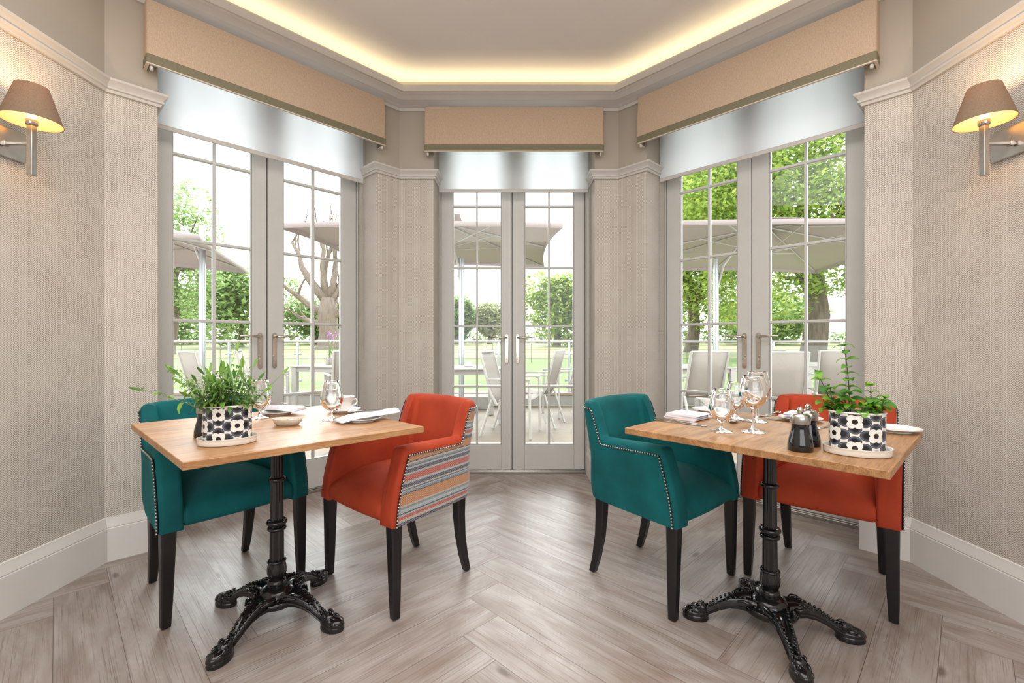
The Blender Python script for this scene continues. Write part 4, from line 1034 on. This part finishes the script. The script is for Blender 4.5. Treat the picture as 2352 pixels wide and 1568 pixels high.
# parasols
def parasol(cx_, cy_, sx, sy, ze, rz, mast, label, bow=.10):
    root = thing('cantilever_parasol', label, 'parasol', (cx_, cy_, 0), rz, 'cantilever parasols on the terrace')
    zt = ze + .42; n = 12; mb = MB(); rim = []
    cs = [(-sx/2, -sy/2), (sx/2, -sy/2), (sx/2, sy/2), (-sx/2, sy/2)]
    for k in range(4):
        a, b = Vector(cs[k]), Vector(cs[(k+1) % 4]); nn = (a + b)/2; nn = -nn.normalized()
        for j in range(n):
            t = j/n; q = a + (b - a)*t + nn*(bow*4*t*(1 - t)); rim.append((q.x, q.y, ze + .05*4*t*(1 - t)))
    m = len(rim); rows = []
    for r in (0.02, .25, .5, .75, 1.0): rows.append([(x*r, y*r, zt - (zt - z)*r - .05*math.sin(PI*r)*0) for x, y, z in rim])
    rows.append([(x, y, z - .06) for x, y, z in rim])
    mb.grid(rows, cv=True); mb.build('canopy', M_canopy, root, angle=20, solid=.006)
    mb = MB(); mb.grid([[(x*r, y*r, zt + .11 - (zt - z)*r*1.0) for x, y, z in rim] for r in (.01, .12, .2)], cv=True); mb.build('vent', M_canopy, root, solid=.006)
    for k in range(8):
        t = k*n//2 % m; x, y, z = rim[(k*n//2) % m]
        mb = MB(); mb.tube([(x*.03, y*.03, zt - .03), (x*.985, y*.985, z - .012)], .013, 6); mb.build('rib', M_alu, root)
        mb = MB(); mb.tube([(x*.04, y*.04, zt - .42), (x*.52, y*.52, zt - (zt - z)*.52 - .02)], .010, 6); mb.build('strut', M_alu, root)
    mb = MB(); mb.lathe([(.035, zt - .46), (.05, zt - .44), (.05, zt - .38), (.03, zt - .36), (.025, zt), (.02, zt + .14)], 14); mb.build('hub', M_alu, root)
    mx, my, mh = mast; v = Matrix.Rotation(-rz, 3, 'Z') @ Vector((mx - cx_, my - cy_, 0))
    mb = MB(); mb.tube([(v.x, v.y, .06), (v.x, v.y, mh)], .042, 14); mb.build('mast', M_mast, root)
    mb = MB(); mb.tube([(v.x, v.y, mh - .55), (v.x*.85, v.y*.85, mh - .1), (v.x*.5, v.y*.5, zt - .25), (0, 0, zt - .40)], .022, 8); mb.build('arm', M_alu, root)
    mb = MB(); mb.box((v.x - .22, v.y - .22, -.004), (v.x + .22, v.y + .22, .06)); mb.build('base', M_kerb, root, bevel=.01)
parasol(-1.08, 6.85, 3.35, 3.0, 2.47, 0, (-.777, 7.0, 2.36), 'taupe square parasol outside the centre doors')
parasol(4.05, 7.25, 4.1, 3.8, 2.50, 0, (3.27, 7.3, 2.4), 'taupe square parasol outside the right doors in front of the oak')
parasol(-5.35, 5.9, 2.9, 2.7, 2.28, R(20), (-4.39, 6.45, 2.72), 'taupe square parasol outside the left doors, partly cut off')
# terrace furniture
def garden_chair(label, x, y, rz, proto=[]):
    if proto: return dup(proto[0], (x, y, 0), rz, label, 'pale sling armchairs on the terrace')
    root = thing('garden_armchair', label, 'chair', (x, y, 0), rz, 'pale sling armchairs on the terrace')
    for s in (-1, 1):
        mb = MB(); mb.tube([(s*.27, -.25, 0), (s*.27, -.24, .63), (s*.27, -.2, .655)], .016, 8, flat=(1, 1)); mb.build('leg', M_alu, root)
        mb = MB(); mb.tube([(s*.25, .34, 0), (s*.25, .2, .42)], .016, 8); mb.build('leg', M_alu, root)
        mb = MB(); mb.tube([(s*.25, .14, .36), (s*.25, .22, .5), (s*.25, .34, .96)], .016, 8); mb.build('back_frame', M_alu, root)
        mb = MB(); mb.box((s*.27 - .02, -.25, .645), (s*.27 + .02, .24, .668)); mb.build('armrest', M_alu, root, bevel=.006)
    mb = MB(); mb.tube([(-.25, .34, .96), (.25, .34, .96)], .012, 8); mb.build('top_rail', M_alu, root)
    mb = MB(); rows = [[(u*.24, y, z - .012*(1 - u*u)) for u in (-1, -.5, 0, .5, 1)] for y, z in ((-.25, .43), (-.2, .44), (0, .42), (.14, .40))]; mb.grid(rows); mb.build('seat', M_sling, root, solid=.008, angle=180)
    mb = MB(); rows = [[(u*.24, y + .02*(1 - u*u), z) for u in (-1, -.5, 0, .5, 1)] for y, z in ((.15, .40), (.215, .5), (.28, .74), (.338, .95))]; mb.grid(rows); mb.build('backrest', M_sling, root, solid=.008, angle=180)
    proto.append(root); return root
def garden_table(label, x, y, rz, proto=[]):
    if proto: return dup(proto[0], (x, y, 0), rz, label, 'pale metal garden tables')
    root = thing('garden_table', label, 'table', (x, y, 0), rz, 'pale metal garden tables')
    mb = MB(); mb.box((-.45, -.45, .715), (.45, .45, .735)); mb.build('tabletop', M_alu, root, bevel=.004)
    mb = MB(); 
    for s in (-1, 1): mb.box((-.4, s*.4 - .012, .65), (.4, s*.4 + .012, .715)); mb.box((s*.4 - .012, -.4, .65), (s*.4 + .012, .4, .715))
    mb.build('apron', M_alu, root)
    for s in (-1, 1):
        for t in (-1, 1):
            mb = MB(); mb.box((s*.4 - .035, t*.4 - .035, 0), (s*.4 + .035, t*.4 + .035, .715)); mb.build('leg', M_alu, root, bevel=.004)
    proto.append(root); return root
garden_table('pale garden table laid with cups outside the centre doors', -.62, 6.25, R(12))
garden_table('pale garden table outside the left doors', -2.62, 6.8, R(-12))
garden_table('pale garden table at the left edge of the right doors', 2.52, 6.5, R(10))
garden_table('pale garden table beyond the chairs outside the right doors', 4.7, 7.1, R(5))
garden_chair('pale sling garden chair nearest the centre doors, its arm at the middle stile', .03, 5.35, R(75))
garden_chair('pale sling garden chair seen from behind through the right leaf of the centre doors', .30, 6.0, R(-110))
garden_chair('pale sling garden chair in side view at the right edge of the centre doors', .80, 6.75, R(-70))
garden_chair('pale sling garden chair at the left edge of the left doors', -3.5, 5.45, R(145))
garden_chair('pale sling garden chair by the table outside the left doors, arm to the left', -3.3, 6.15, R(115))
garden_chair('pale sling garden chair on the right side of the table outside the left doors', -2.12, 5.95, R(-150))
garden_chair('pale sling garden chair by the left leaf of the right doors', 2.29, 5.75, R(-168))
garden_chair('pale sling garden chair facing away by the right leaf of the right doors', 3.1, 5.4, R(168))
garden_chair('pale sling garden chair behind the mint planter outside the right doors', 4.25, 6.0, R(160))
garden_chair('pale sling garden chair farthest out behind the right doors', 3.55, 6.62, R(172))
TT = .7356
def gcup(x, y, label):
    r = thing('garden_cup', label, 'cup', (x, y, TT), 0, 'white cups on the garden table')
    lathe_obj('saucer', [(0, 0), (.05, 0), (.075, .012), (.07, .012), (.045, .004), (0, .004)], M_china, (0, 0, 0), r, 20)
    lathe_obj('body', [(0, .005), (.028, .005), (.036, .04), (.046, .07), (.043, .07), (.033, .04), (.025, .01), (0, .01)], M_china, (0, 0, 0), r, 20)
gcup(-.59, 6.2, 'white cup on the left of the garden table outside the centre doors'); gcup(-.26, 6.12, 'white cup on the right of the garden table outside the centre doors')
o = lathe_obj('glass_bottle', [(0, 0), (.04, 0), (.042, .01), (.042, .16), (.03, .2), (.016, .23), (.015, .29), (.019, .295), (.013, .3), (.012, .23), (.037, .16), (.037, .01), (0, .008)], M_glass, (-.38, 6.45, TT), n=24); tag(o, 'clear glass bottle on the garden table outside the centre doors', 'bottle')
o = lathe_obj('garden_goblet', [(0, 0), (.03, 0), (.03, .003), (.006, .01), (.005, .07), (.03, .09), (.036, .13), (.03, .16), (.028, .16), (.034, .13), (.028, .093), (0, .075)], M_glass, (-.3, 6.35, TT), n=24); tag(o, 'clear stemmed goblet beside the glass bottle outside', 'glass')
def flowerpot(x, y, z, label, mat, n, hgt, seed):
    rng = random.Random(seed); root = thing('flower_pot', label, 'potted plant', (x, y, z))
    lathe_obj('pot', [(0, 0), (.05, 0), (.07, .1), (.075, .1), (.075, .115), (.065, .115), (.05, .09), (0, .09)], M_steel, (0, 0, 0), root, 20)
    st = MB(); fl_ = MB(); lf = MB()
    for k in range(n):
        a = rng.uniform(0, 2*PI); d = Vector((math.cos(a)*.35, math.sin(a)*.35, 1)); L = hgt*rng.uniform(.6, 1); tip = d*L + Vector((0, 0, .1))
        st.tube([(d.x*.03, d.y*.03, .09), tuple(tip)], .003, 4)
        for j in range(10):
            leaf(fl_, tip + Vector((rng.uniform(-.03, .03), rng.uniform(-.03, .03), rng.uniform(-.05, .05))), Vector((rng.uniform(-1, 1), rng.uniform(-1, 1), rng.uniform(-.3, 1))), Vector((0, 0, 1)), .03, .012, .5, 2)
        for j in range(5): leaf(lf, d*(L*rng.uniform(.1, .7)) + Vector((0, 0, .1)), Vector((rng.uniform(-1, 1), rng.uniform(-1, 1), .5)), Vector((0, 0, 1)), .05, .012, .8, 2)
    st.build('stems', M_stem, root); fl_.build('flowers', mat, root, angle=180); lf.build('foliage', M_sage, root, angle=180)
flowerpot(-2.7, 6.72, TT, 'pot of tall violet flowers on the garden table outside the left doors', M_pink, 5, .38, 3)
flowerpot(-2.16, 5.88, .438, 'pot of small pale pink flowers on the garden chair outside the left doors', M_palepink, 16, .16, 4)
# park fence
root = thing('park_fence', 'thin iron estate fence crossing the lawn beyond the balustrade', 'fence', (0, 26, -.13))
mb = MB()
for z in (.25, .5, .75, .98): mb.tube([(-30, 0, z), (30, 0, z)], .008, 5)
mb.build('rails', M_wire, root)
for k in range(28):
    x = -30 + k*60/27; mb = MB(); mb.tube([(x, 0, 0), (x, 0, 1.1)], .018, 5); mb.build('post', M_wire, root)
# trees
def tree(name, label, x, y, z, blobs, nleaf, size, mat, trunk=None, seed=1, cat='tree', group='park trees beyond the lawn', limbs=7):
    rng = random.Random(seed); root = thing(name, label, cat, (x, y, z), 0, group)
    vol = [b[3]*b[4]*b[5] for b in blobs]; tot = sum(v**.75 for v in vol); lf = MB(); vs = []; fs = []
    for b, v in zip(blobs, vol):
        for k in range(int(nleaf*(v**.75)/tot)):
            while True:
                q = Vector((rng.uniform(-1, 1), rng.uniform(-1, 1), rng.uniform(-1, 1)))
                if .02 < q.length < 1: break
            r = q.length; q = q/r*(r**.45)
            nz = mnoise.noise(Vector((q.x*b[3], q.y*b[4], q.z*b[5]))*.8 + Vector((x, y, 0)))
            if nz < -.18 and rng.random() < .75: continue
            c = Vector((b[0] + q.x*b[3], b[1] + q.y*b[4], b[2] + q.z*b[5]))
            if c.z + z < .1: continue
            a = Vector((rng.uniform(-1, 1), rng.uniform(-1, 1), rng.uniform(-.6, .6))).normalized(); t = a.cross(Vector((rng.uniform(-.5, .5), rng.uniform(-.5, .5), 1))).normalized()
            s = size*rng.uniform(.6, 1.3); i = len(vs)
            vs += [c - a*s, c - t*s*.55 + a*s*.1, c + a*s, c + t*s*.55 - a*s*.1, ]; fs.append((i, i+1, i+2, i+3))
    lf.add(vs, fs); lf.build('crown', mat, root, angle=180)
    if trunk:
        r, h = trunk; mb = MB(); mb.tube([(0, 0, -.3), (0, 0, .3), (.05*h, 0, h*.4), (.02*h, .03*h, h)], [r*1.4, r, r*.85, r*.5], 10)
        for k in range(limbs):
            b = blobs[k % len(blobs)]; e = Vector((b[0], b[1], b[2])) + Vector((rng.uniform(-.5, .5)*b[3], rng.uniform(-.5, .5)*b[4], rng.uniform(-.2, .5)*b[5])); s0 = Vector((.03*h, .01*h, h*rng.uniform(.5, .95)))
            mid = (s0 + e)/2 + Vector((rng.uniform(-.1, .1)*h, rng.uniform(-.1, .1)*h, .08*h)); mb.tube([s0, mid, e], [r*.45, r*.3, r*.08], 7)
        mb.build('trunk', M_bark, root, angle=180)
    return root
def blobs(w, h, z0, n, seed):
    rng = random.Random(seed); out = []
    for k in range(n):
        a = rng.uniform(0, 2*PI); rr = rng.uniform(.2, .62); out.append((w*rr*math.cos(a), w*rr*math.sin(a), z0 + h*rng.uniform(.2, .8), w*rng.uniform(.35, .5), w*rng.uniform(.35, .5), h*rng.uniform(.2, .32)))
    out.append((0, 0, z0 + h*.55, w*.6, w*.6, h*.42)); return out
G = -.1
tree('oak_tree', 'large spreading oak filling the right leaf of the right doors', 18.5, 28, G, blobs(9.5, 15.5, 1.8, 15, 2), 62000, .165, M_oakleaf, (.75, 7), 2, limbs=11)
tree('oak_tree', 'second leafy oak filling the left leaf of the right doors', 18.5, 47, G, blobs(9.5, 21, 1.2, 15, 3), 52000, .23, M_oakleaf, (.7, 7), 3, limbs=9)
tree('oak_tree', 'tall thin leaved tree at the far left of the left doors', -31.5, 42, G, blobs(4.6, 15, 1.5, 10, 5), 8000, .22, M_farleaf, (.4, 9), 5)
tree('lime_tree', 'rounded green tree left of the bare trunk', -37, 62, .3, blobs(8.5, 11, .3, 11, 6), 8000, .42, M_farleaf, (.5, 5), 6)
tree('lime_tree', 'rounded green tree far left behind the left parasol mast', -57, 74, .5, blobs(9, 10.5, .3, 11, 7), 7000, .45, M_farleaf, (.5, 5), 7)
tree('lime_tree', 'dark rounded tree behind the bare trunk', -33, 77, .55, blobs(8.5, 8, .3, 10, 8), 7000, .5, M_farleaf, (.5, 5), 8)
tree('lime_tree', 'green tree seen behind the centre parasol mast', -9.5, 78, .55, blobs(5.2, 9, .2, 9, 9), 6000, .42, M_farleaf, (.5, 4), 9)
tree('lime_tree', 'pale grey green tree beside the middle stile of the centre doors', -4.0, 82, .6, blobs(4.6, 8, .2, 9, 10), 5500, .42, M_paleleaf, (.5, 4), 10)
tree('lime_tree', 'fresh green broad tree filling the right leaf of the centre doors', 6.2, 64, .35, blobs(5.6, 10.2, .3, 12, 11), 9000, .36, M_oakleaf, (.5, 4), 11)
tree('lime_tree', 'pale blossoming low tree at the right edge of the centre doors', 12.2, 70, .45, blobs(3.4, 5, .1, 7, 12), 3500, .36, M_paleleaf, (.35, 2), 12)
tree('lime_tree', 'distant green tree between the centre and right doors', 22, 80, .6, blobs(10, 10, .2, 11, 13), 7000, .5, M_farleaf, (.5, 4), 13)
tree('lime_tree', 'distant green tree low behind the right oaks', 42, 76, .55, blobs(12, 9, .2, 11, 14), 8000, .5, M_farleaf, (.5, 4), 14)
hb = [(k*4.0 - 64, random.Random(k).uniform(-1, 1), 1.0, 3.2, 2, 1.1 + .5*random.Random(k + 50).random()) for k in range(33)]
tree('field_hedge', 'long dark green hedge along the far edge of the field', 0, 88, .7, hb, 14000, .35, M_farleaf, None, 15, 'hedge', None)
# bare veteran tree
def bare_tree(x, y, z):
    root = thing('bare_tree', 'huge bare dead oak with bleached forked limbs', 'tree', (x, y, z), 0, 'park trees beyond the lawn'); rng = random.Random(21); mb = MB()
    tw = MB()
    mb.tube([(0, 0, -.5), (0, 0, .4), (.1, 0, 2), (-.1, 0, 4), (.1, 0, 6.2)], [1.75, 1.35, 1.1, 1.15, .9], 12)
    def limb(b, d, L, r, depth):
        pts = [Vector(b)]; p = Vector(b); dd = Vector(d).normalized(); n = 5
        for i in range(n):
            dd = (dd + Vector((rng.uniform(-.3, .3), rng.uniform(-.2, .2), rng.uniform(-.12, .26)))).normalized(); p = p + dd*(L/n); pts.append(p.copy())
        (mb if depth < 2 else tw).tube(pts, [r*(1 - .72*i/n) for i in range(n + 1)], 8 if depth < 2 else 5)
        if depth < 3:
            for k in range(3 if depth < 2 else 2):
                i = rng.randint(2, n); limb(pts[i], dd + Vector((rng.uniform(-1, 1), rng.uniform(-.6, .6), rng.uniform(-.1, .9))), L*rng.uniform(.4, .62), r*.42*(1 - .1*i), depth + 1)
    for d, L, r, h in (((-1, .1, .35), 7.5, .55, 4.2), ((-.8, -.2, .9), 9, .6, 5.6), ((.8, .1, 1.0), 6, .55, 5.4), ((-.15, .2, 1), 7, .6, 6), ((.35, -.1, 1), 8, .5, 6), ((-1, 0, .05), 6, .42, 3.2), ((1, .1, .35), 4.5, .5, 3.6), ((-.4, .1, 1), 10, .45, 6)):
        limb((0, 0, h), d, L, r, 0)
    mb.build('trunk', M_dead, root, angle=180); tw.build('twigs', M_dead, root, angle=180)
bare_tree(-22.2, 55, .15)
